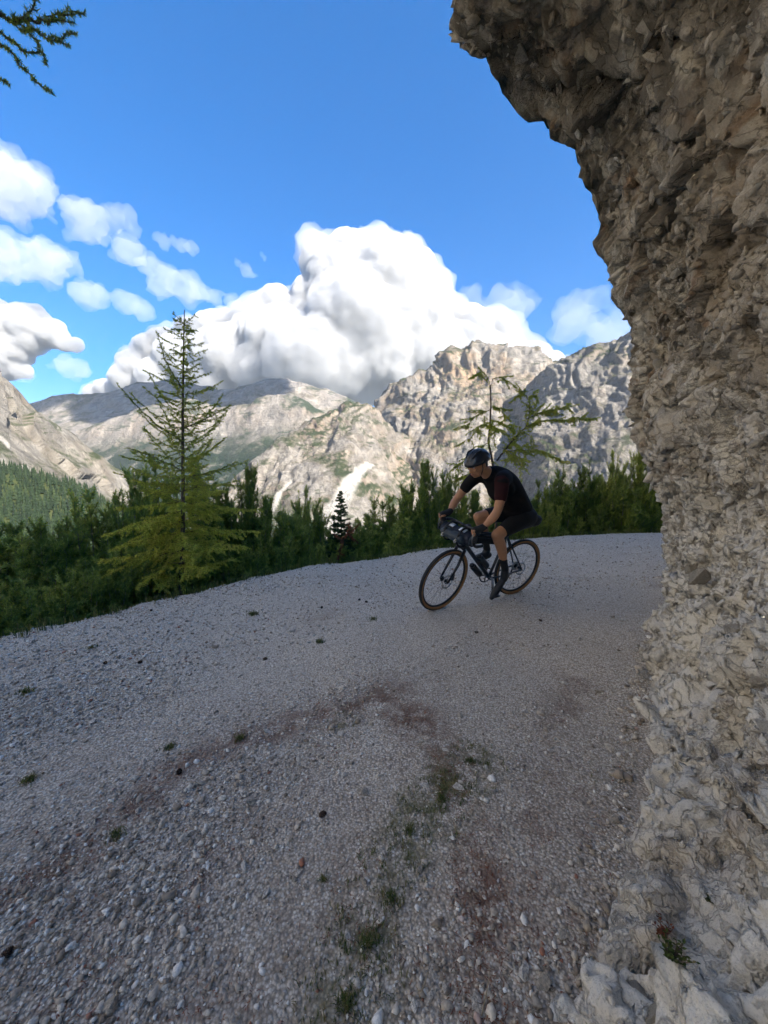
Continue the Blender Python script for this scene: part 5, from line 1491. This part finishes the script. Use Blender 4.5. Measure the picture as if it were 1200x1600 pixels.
# luggage and bottles: things of their own
def thing_on_bike(name, label, cat):
    o = bike_empty(name); tag(o, label, cat); return o
def roll(c, L, r, n=18, sag=0.0):
    """a stuffed roll bag lying across the bar"""
    ys = np.linspace(-L / 2, L / 2, 15); V, F = [], []
    for i, y in enumerate(ys):
        e = 1 - abs(2 * i / 14 - 1) ** 6 * 0.22
        for j in range(n):
            a = 2 * PI * j / n
            k_ = 1 + 0.05 * math.sin(3 * a + i) + 0.03 * math.sin(7 * a + 2 * i)
            V.append((r * e * k_ * math.cos(a) * 1.02, y, r * e * k_ * math.sin(a) * 0.92 - sag * (2 * i / 14 - 1) ** 2))
    for i in range(14):
        for j in range(n):
            F.append((i * n + j, (i + 1) * n + j, (i + 1) * n + (j + 1) % n, i * n + (j + 1) % n))
    F.append(tuple(range(n))); F.append(tuple(14 * n + j for j in reversed(range(n))))
    return np.array(V) + np.asarray(c), F
BC = BAR + np.array([0.075, 0, -0.075])
bagE = thing_on_bike('handlebar_bag', 'dark navy roll bag strapped under the handlebar', 'bag')
rb = part('roll', steer(roll(BC, 0.37, 0.078)), M_BAG, bagE)
part('pocket', steer(join(roll(BC + np.array([0.075, 0, -0.005]), 0.27, 0.055))), M_BAGEND, bagE)
for s in (1, -1):
    part('strap', steer(torus(BC + np.array([0.02, s * 0.09, 0]), 0.098, 0.009, nseg=30, nr=6, ex=1.4)), M_BAG2, bagE)
    part('buckle', steer(join(torus(BC + np.array([0.137, s * 0.085, -0.02]), 0.016, 0.006, nseg=16, nr=6))), M_BUCKLE, bagE)
    part('end_cap', steer(disc(BC + np.array([0, s * 0.188, 0]), 0.062, 0.014, 20)), M_BAGEND, bagE)
part('printed_patch', steer(box(BC + np.array([0.035, 0.075, 0.0765]), (0.05, 0.075, 0.006), Matrix.Rotation(R(22), 3, 'Y'))), M_WHITE, bagE)
part('printed_patch', steer(box(BC + np.array([0.035, -0.075, 0.0765]), (0.05, 0.07, 0.006), Matrix.Rotation(R(22), 3, 'Y'))), M_WHITE, bagE)
sb = thing_on_bike('saddle_bag', 'black saddle bag strapped behind the saddle', 'bag')
part('bag_body', join(ellipsoid((-0.02, 0, 0.895), (0.13, 0.062, 0.058), Matrix.Rotation(R(14), 3, 'Y')), ellipsoid((-0.10, 0, 0.915), (0.10, 0.072, 0.066), Matrix.Rotation(R(14), 3, 'Y'))), M_BAG2, sb)
part('strap', torus((0.02, 0, 0.895), 0.066, 0.006, nseg=24, nr=6, ex=1.6), M_BAGEND, sb)
fb = thing_on_bike('frame_bag', 'black bag strapped under the top tube', 'bag')
def framebag():
    a, b, c_, d_ = ST_TOP + (0.035, 0, -0.05), HT + (-0.04, 0, -0.055), HT + (-0.02, 0, -0.14), ST_TOP + (0.01, 0, -0.14)
    out = []
    for y, k in ((-0.028, 0.97), (0, 1.0), (0.028, 0.97)):
        m_ = (a + b + c_ + d_) / 4
        out += [m_ + (q - m_) * k + np.array([0, y, 0]) for q in (a, b, c_, d_)]
    F = [(3, 2, 1, 0), (8, 9, 10, 11)]
    for l in (0, 4):
        F += [(l + i, l + (i + 1) % 4, l + 4 + (i + 1) % 4, l + 4 + i) for i in range(4)]
    return np.array(out), F
part('bag_body', framebag(), M_BAG2, fb, smooth=False)
part('zip', tube([ST_TOP + (0.05, 0.031, -0.07), HT + (-0.06, 0.031, -0.08)], 0.004, 6), M_BAGEND, fb)
def bottle(name, c0, axis, label, mat):
    o = thing_on_bike(name, label, 'bottle')
    c0 = np.array(c0); axis = np.array(axis) / np.linalg.norm(axis)
    part('bottle_body', tube([c0, c0 + axis * 0.01, c0 + axis * 0.09, c0 + axis * 0.10, c0 + axis * 0.17, c0 + axis * 0.18], [0.032, 0.036, 0.036, 0.033, 0.036, 0.028], 16), mat, o)
    part('cap', tube([c0 + axis * 0.18, c0 + axis * 0.20, c0 + axis * 0.215], [0.030, 0.028, 0.012], 16), M_BLACKP, o)
    return o
dt = (HBt - BB) / np.linalg.norm(HBt - BB)
nrm_dt = np.array([-dt[2], 0, dt[0]])
bottle('water_bottle', BB + dt * 0.14 + nrm_dt * 0.062, dt, 'dark water bottle on the down tube of the bicycle', M_BOTTLE)
bottle('tool_bottle', BB + dt * 0.13 - nrm_dt * 0.06, dt, 'black tool canister below the down tube of the bicycle', M_BLACKP)

# ------------------------------------------------------------------ the rider
rider = bike_empty('person')
tag(rider, 'cyclist in black jersey and dark helmet leaning forward over the handlebar', 'person')
BAKE = []
def limb(pts, radii, n=14):
    """a tapered limb with round ends"""
    pts = np.asarray(pts, float)
    k = 10 * (len(pts) - 1)
    q = catmull(pts, k); r = catmull(np.asarray(radii, float)[:, None], k)[:, 0]
    return join(tube(q, r, n), ellipsoid(q[0], (r[0],) * 3, sub=ICO2), ellipsoid(q[-1], (r[-1],) * 3, sub=ICO2))
def fused(name, shapes, mat, voxel, parent=rider, smooth_it=4):
    V, F = join(*shapes)
    o = new_obj(name, V, F, mat, parent, smooth=True)
    md = o.modifiers.new('remesh', 'REMESH'); md.mode = 'VOXEL'; md.voxel_size = voxel; md.use_smooth_shade = True
    sm = o.modifiers.new('smooth', 'SMOOTH'); sm.factor = 0.6; sm.iterations = smooth_it
    BAKE.append(o)
    return o
hipL, hipR = np.array([0.185, 0.095, 0.985]), np.array([0.185, -0.095, 0.985])
kneeL, kneeR = np.array([0.565, 0.125, 0.845]), np.array([0.620, -0.125, 0.965])
ankL, ankR = np.array([0.325, 0.115, 0.425]), np.array([0.415, -0.115, 0.575])
shL, shR = np.array([0.685, 0.185, 1.425]), np.array([0.690, -0.185, 1.400])
elL, elR = np.array([0.765, 0.275, 1.165]), np.array([0.815, -0.280, 1.130])
wrL, wrR = np.array([0.930, 0.240, 1.015]), np.array([0.980, -0.235, 1.010])
def st(p): return np.array(steer((np.array([p]), []))[0][0])
hdL, hdR = st(BAR + (0.085, 0.217, 0.032)), st(BAR + (0.085, -0.217, 0.032))
wrL = hdL + np.array([-0.065, 0.010, 0.045]); wrR = hdR + np.array([-0.070, -0.008, 0.045])
neck0, head_c = np.array([0.705, 0, 1.465]), np.array([0.868, 0, 1.565])
HPm = Matrix.Rotation(R(26), 3, 'Y') @ Matrix.Rotation(R(8), 3, 'Z')      # head tipped forward
HA = np.array(HPm)
def hd(x, y, z): return head_c + HA @ np.array([x, y, z])
def hand(h, w, s):
    """palm on the hood, four fingers curled round it and over the lever, thumb on the inner side"""
    f = np.array([0.9, 0, 0.25]); f /= np.linalg.norm(f)
    out = [limb([w, w * 0.4 + h * 0.6 + (0, 0, 0.012), h + f * 0.02 + (0, 0, 0.016)], [0.026, 0.030, 0.030], 12)]
    for k in range(4):
        b = h + f * (0.030 - 0.006 * k) + np.array([0, s * (0.026 - 0.004), 0.018 - 0.017 * k])
        ln = (0.030, 0.033, 0.031, 0.026)[k]
        out.append(limb([b + (-0.02, -s * 0.006, 0.004), b + f * ln * 0.6, b + f * ln + (0, -s * 0.010, -0.010), b + f * (ln - 0.004) + (0.0, -s * 0.032, -0.026)], [0.0098, 0.0092, 0.0086, 0.0078], 8))
    out.append(limb([h + f * -0.01 + (0, -s * 0.020, 0.016), h + f * 0.022 + (0, -s * 0.030, 0.012), h + f * 0.048 + (0, -s * 0.026, 0.000)], [0.012, 0.0105, 0.009], 8))
    return out
body_shapes = [
    limb([(0.20, 0, 1.03), (0.34, 0, 1.22), (0.50, 0, 1.36), (0.62, 0, 1.43)], [0.12, 0.115, 0.125, 0.105]),
    limb([neck0 - (0.03, 0, 0.03), neck0 + (0.06, 0, 0.035), head_c - (0.03, 0, 0.05)], [0.068, 0.060, 0.062]),
    ellipsoid(hd(-0.012, 0, 0.018), (0.100, 0.078, 0.105), HPm), ellipsoid(hd(0.032, 0, -0.055), (0.062, 0.056, 0.072), HPm),
    ellipsoid(hd(0.058, 0, -0.104), (0.026, 0.028, 0.022), HPm), ellipsoid(hd(0.030, 0.036, -0.085), (0.045, 0.022, 0.030), HPm), ellipsoid(hd(0.030, -0.036, -0.085), (0.045, 0.022, 0.030), HPm),
    limb([hd(0.088, 0, 0.012), hd(0.106, 0, -0.020), hd(0.110, 0, -0.036)], [0.010, 0.012, 0.015], 8), ellipsoid(hd(0.094, 0.012, -0.040), (0.012, 0.010, 0.009), HPm), ellipsoid(hd(0.094, -0.012, -0.040), (0.012, 0.010, 0.009), HPm),
    ellipsoid(hd(0.070, 0.036, -0.022), (0.026, 0.022, 0.018), HPm), ellipsoid(hd(0.070, -0.036, -0.022), (0.026, 0.022, 0.018), HPm), ellipsoid(hd(0.082, 0, 0.028), (0.016, 0.056, 0.012), HPm),
    ellipsoid(hd(0.088, 0, -0.066), (0.012, 0.024, 0.010), HPm), ellipsoid(hd(0.084, 0, -0.080), (0.013, 0.022, 0.010), HPm),
    ellipsoid(hd(-0.012, 0.080, -0.018), (0.018, 0.010, 0.032), HPm), ellipsoid(hd(-0.012, -0.080, -0.018), (0.018, 0.010, 0.032), HPm)]
for s, sh_, el_, wr_, hh_ in ((1, shL, elL, wrL, hdL), (-1, shR, elR, wrR, hdR)):
    body_shapes += [limb([sh_ + (-0.06, -s * 0.07, 0.01), sh_, sh_ * 0.5 + el_ * 0.5 + (0.0, s * 0.012, 0.0), el_], [0.060, 0.058, 0.050, 0.041]),
                    limb([el_, el_ * 0.62 + wr_ * 0.38 + (0, s * 0.008, -0.004), wr_ * 0.85 + el_ * 0.15, wr_], [0.041, 0.043, 0.030, 0.026])]
    body_shapes += hand(hh_, wr_, s)
for s, hp, kn, an in ((1, hipL, kneeL, ankL), (-1, hipR, kneeR, ankR)):
    body_shapes += [limb([hp, hp * 0.55 + kn * 0.45 + (0, 0, 0.008), kn], [0.093, 0.080, 0.056]),
                    limb([kn, kn * 0.68 + an * 0.32 + (-0.022, 0, 0.0), kn * 0.3 + an * 0.7 + (-0.008, 0, 0), an], [0.055, 0.058, 0.042, 0.034])]
fused('body', body_shapes, M_SKIN, 0.0105)
def foot(an, ped, s):
    ball = ped + np.array([0.0, -s * 0.010, 0.045])
    heel = an + np.array([-0.045, 0, -0.075])
    ax = ball - heel; ax /= np.linalg.norm(ax)
    toe = ball + ax * 0.085
    return [limb([heel, heel * 0.5 + ball * 0.5 + (0, 0, 0.006), ball, toe], [0.034, 0.037, 0.041, 0.026]), limb([an + (0, 0, 0.0), an * 0.5 + heel * 0.5 + ax * 0.03, heel + ax * 0.06], [0.040, 0.042, 0.040]), limb([heel - (0, 0, 0.018), ball - (0, 0, 0.022), toe - (0, 0, 0.010)], [0.026, 0.034, 0.022])]
for s, an, pd in ((1, ankL, PEDL), (-1, ankR, PEDR)):
    fused('shoe', foot(an, pd, s), M_SHOE, 0.009)
    up_ = (kneeL if s > 0 else kneeR)
    fused('sock', [limb([an - (0, 0, 0.01), an * 0.85 + up_ * 0.15, an * 0.72 + up_ * 0.28], [0.040, 0.041, 0.046])], M_SOCK, 0.009)
# jersey: torso, shoulders and short sleeves
jersey = [limb([(0.155, 0, 1.045), (0.30, 0, 1.205), (0.46, 0, 1.345), (0.60, 0, 1.425), (0.675, 0, 1.455)], [0.140, 0.142, 0.150, 0.125, 0.090], 18),
          ellipsoid((0.27, 0, 1.06), (0.12, 0.125, 0.10), Matrix.Rotation(R(-30), 3, 'Y')), ellipsoid((0.30, 0, 1.165), (0.19, 0.150, 0.125), Matrix.Rotation(R(-42), 3, 'Y')), ellipsoid((0.53, 0, 1.345), (0.17, 0.175, 0.115), Matrix.Rotation(R(-32), 3, 'Y')),
          ellipsoid((0.52, 0.0, 1.27), (0.13, 0.12, 0.10), Matrix.Rotation(R(-32), 3, 'Y'))]
for s, sh_, el_ in ((1, shL, elL), (-1, shR, elR)):
    jersey += [limb([sh_ + (-0.12, -s * 0.10, 0.01), sh_ + (-0.04, -s * 0.04, 0.012), sh_ + (0.004, s * 0.004, -0.01)], [0.085, 0.080, 0.070])]
fused('jersey', jersey, M_JERSEY, 0.011, smooth_it=5)
for s, sh_, el_ in ((1, shL, elL), (-1, shR, elR)):
    fused('sleeve', [limb([sh_ + (-0.006, -s * 0.01, 0.0), sh_ * 0.72 + el_ * 0.28 + (0, s * 0.008, 0), sh_ * 0.46 + el_ * 0.54 + (0, s * 0.010, 0)], [0.074, 0.066, 0.060])], M_MAROON if s > 0 else M_JERSEY, 0.010)
    fused('sleeve_hem', [torus(tuple(sh_ * 0.46 + el_ * 0.54 + (0, s * 0.010, 0)), 0.050, 0.012, nseg=24, nr=8)], M_MAROON, 0.008) if False else None
shorts = [ellipsoid((0.155, 0, 1.015), (0.150, 0.160, 0.125), Matrix.Rotation(R(-20), 3, 'Y')), limb([(0.10, 0.07, 0.995), (0.20, 0.09, 0.985)], [0.11, 0.11]), limb([(0.10, -0.07, 0.995), (0.20, -0.09, 0.985)], [0.11, 0.11])]
for s, hp, kn in ((1, hipL, kneeL), (-1, hipR, kneeR)):
    shorts += [limb([hp, hp * 0.6 + kn * 0.4 + (0, 0, 0.008), hp * 0.30 + kn * 0.70 + (0, 0, 0.004)], [0.102, 0.093, 0.080])]
fused('shorts', shorts, M_SHORTS, 0.011)
for s, wr_, hh_ in ((1, wrL, hdL), (-1, wrR, hdR)):
    f = np.array([0.9, 0, 0.25]) / 0.934
    fused('glove', [limb([wr_ + (-0.008, 0, 0.006), wr_ * 0.4 + hh_ * 0.6 + (0, 0, 0.012), hh_ + f * 0.026 + (0, s * 0.004, 0.014)], [0.033, 0.036, 0.0355]), limb([hh_ + f * 0.004 + (0, s * 0.014, 0.012), hh_ + f * 0.020 + (0, s * 0.020, -0.028)], [0.022, 0.020])], M_GLOVE, 0.007)
# hair and face
hair = [ellipsoid(hd(-0.030, 0, 0.020), (0.092, 0.083, 0.090), HPm), ellipsoid(hd(-0.055, 0, -0.030), (0.058, 0.066, 0.055), HPm)]
fused('hair', hair, M_HAIR, 0.009)
for s in (1, -1):
    e = new_obj('eye', *ellipsoid(hd(0.083, s * 0.030, 0.004), (0.010, 0.0125, 0.0095), HPm, ICO2), M_EYE, rider, smooth=True)
    new_obj('iris', *ellipsoid(hd(0.0895, s * 0.029, 0.002), (0.0045, 0.0058, 0.0058), HPm, ICO2), M_HAIR, e, smooth=True)
    new_obj('eyebrow', *tube([hd(0.092, s * 0.014, 0.026), hd(0.093, s * 0.032, 0.030), hd(0.080, s * 0.052, 0.024)], [0.005, 0.006, 0.003], 6), M_HAIR, rider, smooth=True)
new_obj('mouth', *tube([hd(0.086, 0.024, -0.073), hd(0.0995, 0, -0.071), hd(0.086, -0.024, -0.073)], [0.003, 0.0055, 0.003], 6, 9), M_LIP, rider, smooth=True)
# helmet: ribbed shell with open channels
def helmet_shell():
    nu_, nv_ = 48, 16
    V, F = [], []
    for lay, k_ in ((0, 1.0), (1, 0.90)):
        for j in range(nv_):
            ph = (PI / 2) * (1 - j / (nv_ - 1)) * 1.0 - (0.10 if j == nv_ - 1 else 0)
            for i in range(nu_):
                th = 2 * PI * i / nu_
                x, y, z = math.cos(ph) * math.cos(th), math.cos(ph) * math.sin(th), math.sin(ph)
                rib = 0.0
                if lay == 0 and 1 < j < nv_ - 2:
                    rib = -0.075 * max(0.0, math.cos(y * 15.5)) ** 2 * (0.4 + 0.6 * abs(x) ** 0.4)
                rad = (1 + rib) * k_
                V.append(hd(-0.018 + 0.140 * x * rad + (0.012 if x > 0.75 and j > nv_ - 4 else 0), 0.106 * y * rad, 0.034 + 0.108 * z * rad - 0.012 * (x < 0) * abs(x)))
        o_ = lay * nu_ * nv_
        for j in range(nv_ - 1):
            for i in range(nu_):
                q = (o_ + j * nu_ + i, o_ + j * nu_ + (i + 1) % nu_, o_ + (j + 1) * nu_ + (i + 1) % nu_, o_ + (j + 1) * nu_ + i)
                F.append(q if lay == 0 else q[::-1])
    for i in range(nu_):
        a_, b_ = (nv_ - 1) * nu_ + i, (nv_ - 1) * nu_ + (i + 1) % nu_
        F.append((a_, b_, b_ + nu_ * nv_, a_ + nu_ * nv_))
    return np.array(V), F
hm = new_obj('helmet', *helmet_shell(), M_HELMET, rider, smooth=True)
for y_ in (-0.042, 0.0, 0.042):
    new_obj('vent', *tube([hd(0.088, y_ * 0.9, 0.100), hd(0.030, y_ * 1.25, 0.132), hd(-0.045, y_ * 1.25, 0.130)], [0.006, 0.009, 0.006], 8, 10), M_BLACKP, hm, smooth=True)
for s in (1, -1):
    new_obj('strap', *tube([hd(0.025, s * 0.092, 0.03), hd(0.018, s * 0.078, -0.04), hd(0.028, s * 0.045, -0.105), hd(0.03, 0, -0.132)], 0.0042, 6, 14), M_BLACKP, hm, smooth=True)
# maroon yoke across the near shoulder
fused('shoulder_panel', [ellipsoid(tuple(shL + np.array([-0.075, -0.055, 0.045])), (0.055, 0.045, 0.034), Matrix.Rotation(R(-30), 3, 'Y'))], M_MAROON, 0.009)
dg = bpy.context.evaluated_depsgraph_get()
for o in BAKE:
    me = bpy.data.meshes.new_from_object(o.evaluated_get(dg))
    o.modifiers.clear()
    o.data = me
# ================================================================== small things on and beside the road
rng = np.random.default_rng(91)
def blades(n, spread, h, rng, bend=0.6, wid=0.004, tone=(0.5, 0.2)):
    V, F, T_ = [], [], []
    for k in range(n):
        a = rng.uniform(0, 6.28); r = abs(rng.normal(0, spread * 0.5))
        b = rng.uniform(0, 6.28); l = h * rng.uniform(0.5, 1.15); lean = rng.uniform(0.1, bend)
        p0 = np.array([math.cos(a) * r, math.sin(a) * r, -0.003]); d = np.array([math.cos(b), math.sin(b), 0])
        s = np.array([-d[1], d[0], 0]) * wid * 0.5
        p1 = p0 + d * l * lean * 0.35 + np.array([0, 0, l * 0.6]); p2 = p0 + d * l * lean + np.array([0, 0, l * (0.95 - 0.3 * lean)])
        o = len(V)
        V += [p0 - s, p0 + s, p1 + s * 0.8, p1 - s * 0.8, p2]
        F += [(o, o + 1, o + 2, o + 3), (o + 3, o + 2, o + 4)]
        T_ += [float(np.clip(rng.normal(*tone), 0, 1))] * 5
    return V, F, T_
TUFT = []
for k in range(4):
    V, F, T_ = blades(120, 0.035, 0.034, rng, 1.0, 0.003, (0.55, 0.2))
    TUFT.append((V, F, T_))
def tuft(px, py, s, label, k, group='grass tufts growing in the gravel', cat='grass tuft'):
    p = ground_at(px, py)
    V, F, T_ = TUFT[k % 4]
    o = new_obj('grass_tuft', V, F, M_GRASS, attrs={'tone': T_})
    o.location = (p.x, p.y, float(road_z(p.x, p.y)[0])); o.scale = (s, s, s * 0.8); o.rotation_euler = (0, 0, k * 1.3)
    tag(o, label, cat, group)
for i, (px, py, s, lab) in enumerate([
    (38, 1080, 1.5, 'dark green grass tuft in the gravel near the left edge'), (145, 1010, 1.2, 'small grass tuft just above the two pine cones on the left'), (395, 958, 1.8, 'grass tuft on the gravel below the larch'),
    (500, 1005, 1.3, 'faint grass tuft in the middle of the gravel far from the rider'), (583, 970, 1.3, 'flat grass tuft on the gravel left of the front wheel'), (735, 1195, 0.9, 'small grass tuft at the top of the brown strip'),
    (690, 1252, 0.9, 'bright grass tuft in the brown strip, above the round one'), (640, 1300, 0.9, 'round bright grass tuft in the middle foreground'), (375, 1150, 1.1, 'brownish grass tuft left of the middle of the road'),
    (265, 1163, 1.0, 'tiny grass tuft on the gravel left of the brownish one'), (610, 1400, 0.9, 'loose grass tuft in the mossy strip in the foreground'), (575, 1470, 1.0, 'larger dark grass tuft in the mossy strip in the foreground'),
    (505, 1370, 0.6, 'small green tuft at the left of the mossy strip'), (540, 1560, 1.0, 'grass tuft at the bottom of the picture in the mossy strip'), (45, 1215, 1.1, 'dark mossy grass patch near the left edge in front'), (180, 1300, 1.0, 'yellowish tuft beside the brown patch on the left')]):
    tuft(px, py, s, lab, i)
# sparse grass and herbs: one mass along the edge of the bank and in the mossy strip
Vs, Fs, T_, off = [], [], [], 0
def mass(xs, ys, h, n, sp, tone):
    global off
    z = road_z(xs, ys)
    for x, y, zz in zip(xs, ys, z):
        V, F, t = blades(n, sp, h, rng, 0.9, 0.005 if h > 0.06 else 0.003, tone)
        Vs.append(np.array(V) + np.array([x, y, zz])); Fs.extend([tuple(i + off for i in f) for f in F]); T_.extend(t); off += len(V)
pk = rng.uniform(60, 300, 900)
ed = catmull(EDGE, np.interp(pk, [0, 399], [0, len(EDGE) - 1]))
nd = np.abs(rng.normal(0.12, 0.25, len(ed))) - 0.12; dirs = np.gradient(EDGE_D, axis=0)[np.clip((pk).astype(int), 0, 399)]
dirs /= np.linalg.norm(dirs, axis=1, keepdims=True)
ex, ey = ed[:, 0] - dirs[:, 1] * nd, ed[:, 1] + dirs[:, 0] * nd
mass(ex, ey, 0.12, 7, 0.06, (0.42, 0.25))
mx_, my_ = on_road(9000, 33, 2.4, 0.6, 1.0)
kk = moss_mask(mx_, my_) * rng.random(len(mx_)) > 0.17
mass(mx_[kk], my_[kk], 0.024, 6, 0.025, (0.62, 0.22))
gr = new_obj('grass', np.vstack(Vs), Fs, M_GRASS, attrs={'tone': T_})
tag(gr, 'thin grass along the road edge and in the mossy strip', kind='stuff')
# reddish needle litter lying in the brown strips
lx, ly = on_road(110000, 35, 3.8, 0.6, 1.2)
kk = soil_shade_mask(lx, ly) * rng.random(len(lx)) > 0.30
lx, ly = lx[kk], ly[kk]; n = len(lx); lz = road_z(lx, ly) + rng.uniform(0.002, 0.007, n)
a = rng.uniform(0, 6.28, n); l = rng.uniform(0.008, 0.022, n); w = 0.0011
dx, dy = np.cos(a) * l, np.sin(a) * l
V = np.stack([np.stack([lx - np.sin(a) * w, ly + np.cos(a) * w, lz], 1), np.stack([lx + np.sin(a) * w, ly - np.cos(a) * w, lz], 1), np.stack([lx + dx, ly + dy, lz + rng.uniform(-0.002, 0.004, n)], 1)], 1).reshape(-1, 3)
lit = new_obj('needle_litter', V, np.arange(n * 3).reshape(-1, 3), M_DEAD, attrs={'tone': np.repeat(np.clip(rng.normal(0.35, 0.3, n), 0, 1), 3)})
tag(lit, 'reddish fallen larch needles in the brown strips of the road', kind='stuff')
# pine cones
def cone_mesh():
    V, F = [], []
    c = 0
    for j in range(9):
        t = j / 8; r = 0.016 * math.sin(PI * (0.16 + 0.80 * t)) + 0.003; z = -0.022 + 0.046 * t
        for i in range(8):
            a = 2 * PI * (i + 0.5 * (j % 2)) / 8
            d = np.array([math.cos(a), math.sin(a), 0]); s = np.array([-d[1], d[0], 0])
            b = np.array([0, 0, z]) + d * r * 0.45
            tip = np.array([0, 0, z + 0.008]) + d * (r + 0.004)
            V += [b - s * 0.004, b + s * 0.004, tip + s * 0.0045, tip - s * 0.0045, tip + np.array([0, 0, -0.003])]
            F += [(c, c + 1, c + 2, c + 3), (c + 3, c + 2, c + 4), (c, c + 3, c + 4), (c + 1, c + 4, c + 2), (c, c + 4, c + 1)]
            c += 5
    me = bpy.data.meshes.new('pine_cone'); me.from_pydata([tuple(v) for v in V], [], F); me.update()
    me.materials.append(plain('cone_brown', (0.045, 0.026, 0.018), 0.8, var=0.5, vscale=60))
    return me
CONE = cone_mesh()
for i, (px, py, lab) in enumerate([(165, 1035, 'pine cone on the gravel, left one of the two lying side by side'), (218, 1034, 'pine cone on the gravel, right one of the two lying side by side'), (236, 953, 'pine cone near the road edge below the larch'),
    (415, 1028, 'pine cone on the gravel below the middle of the bushes'), (280, 1202, 'pine cone half sunk in the gravel on the left'), (503, 1272, 'pine cone on the gravel in the middle foreground'), (845, 968, 'pine cone on the gravel right of the rear wheel'),
    (562, 940, 'pine cone left of the front wheel, farther one'), (572, 943, 'pine cone left of the front wheel, nearer one'), (8, 1488, 'pine cone at the left edge in the foreground'), (745, 985, 'pine cone on the gravel below the bicycle'), (503, 952, 'pine cone on the far gravel in the middle')]):
    p = ground_at(px, py)
    o = bpy.data.objects.new('pine_cone', CONE); COL.objects.link(o)
    o.location = (p.x, p.y, float(road_z(p.x, p.y)[0]) + 0.008)
    o.rotation_euler = (R(80 + 9 * (i % 3)), 0, i * 1.7); o.scale = (0.55, 0.55, 0.6)
    tag(o, lab, 'pine cone', 'pine cones lying on the road')
# plants in the cracks of the rock
def leaf_plant(name, loc, n, size, label, seed, mat, tone):
    r = np.random.default_rng(seed)
    root = empty(name, loc)
    lines, LV, LF, LT_ = [], [], [], []
    for k in range(n):
        a = r.uniform(0, 6.28); d = np.array([math.cos(a) * 0.6, math.sin(a) * 0.6, r.uniform(0.5, 1.0)])
        pts = curve_pts((0, 0, 0), d, size * r.uniform(0.5, 1.0), 4, r, up=-0.5, wob=0.1)
        lines.append((pts, np.linspace(0.0016, 0.0008, 5)))
        for q in range(1, 5):
            for s in (-1, 1):
                b = r.uniform(0, 6.28); dd = np.array([math.cos(b), math.sin(b), 0.4]); dd /= np.linalg.norm(dd)
                sd = np.cross(dd, (0, 0, 1.0)); l = size * 0.22 * r.uniform(0.7, 1.2)
                o = len(LV)
                LV += [pts[q], pts[q] + dd * l * 0.5 + sd * l * 0.28, pts[q] + dd * l, pts[q] + dd * l * 0.5 - sd * l * 0.28]
                LF.append((o, o + 1, o + 2, o + 3)); LT_ += [float(np.clip(r.normal(tone, 0.15), 0, 1))] * 4
    V, F = tubes(lines, 4)
    new_obj('stems', V, F, M_BARK, root)
    new_obj('leaves', LV, LF, mat, root, attrs={'tone': LT_})
    tag(root, label, 'plant')
def rock_point(px, py):
    """the rock's surface where it is seen at (px, py)"""
    d = np.array(ray(px, py)); d /= np.linalg.norm(d)
    q = RP2 - np.array([0, 0, CAM_H])
    t = q @ d
    e = np.linalg.norm(q - t[:, None] * d, axis=1)
    ok = np.where((t > 0.3) & (e < 0.02 * t))[0]
    if len(ok) == 0:
        return ground_at(px, py)
    return Vector(RP2[ok[np.argmin(t[ok])]])
leaf_plant('leafy_plant', rock_point(1030, 1478), 16, 0.05, 'small green leafy plant in the dark hollow at the rock foot', 61, M_GRASS, 0.4)
leaf_plant('leafy_plant', rock_point(1055, 1455), 12, 0.045, 'reddish brown dry plant in the hollow at the rock foot', 62, M_DEAD, 0.3)
leaf_plant('leafy_plant', rock_point(1084, 1392), 8, 0.025, 'tiny green seedling in a crack of the rock', 63, M_GRASS, 0.5)
# a thin dry twig or two in the foreground strip
for i, (p0, p1, lab) in enumerate([((752, 1588), (765, 1520), 'thin dry stalk standing in the foreground strip'), ((655, 1555), (668, 1528), 'short dry grass stalk left of the thin standing one'), ((838, 1225), (865, 1215), 'bent dead twig lying on the gravel near the rock')]):
    a_, b_ = ground_at(*p0), ground_at(*p1)
    b_.z += 0.02; a_.z = float(road_z(a_.x, a_.y)[0]) + 0.003
    pts = catmull(np.array([a_, (np.array(a_) + np.array(b_)) / 2 + np.array([0.004, 0, 0.006]), b_]), 8)
    V, F = tubes([(pts, np.linspace(0.0018, 0.0008, 8))], 5)
    o = new_obj('dry_stalk', V, F, plain('dry_straw', (0.36, 0.28, 0.17), 0.8)); tag(o, lab, 'twig')
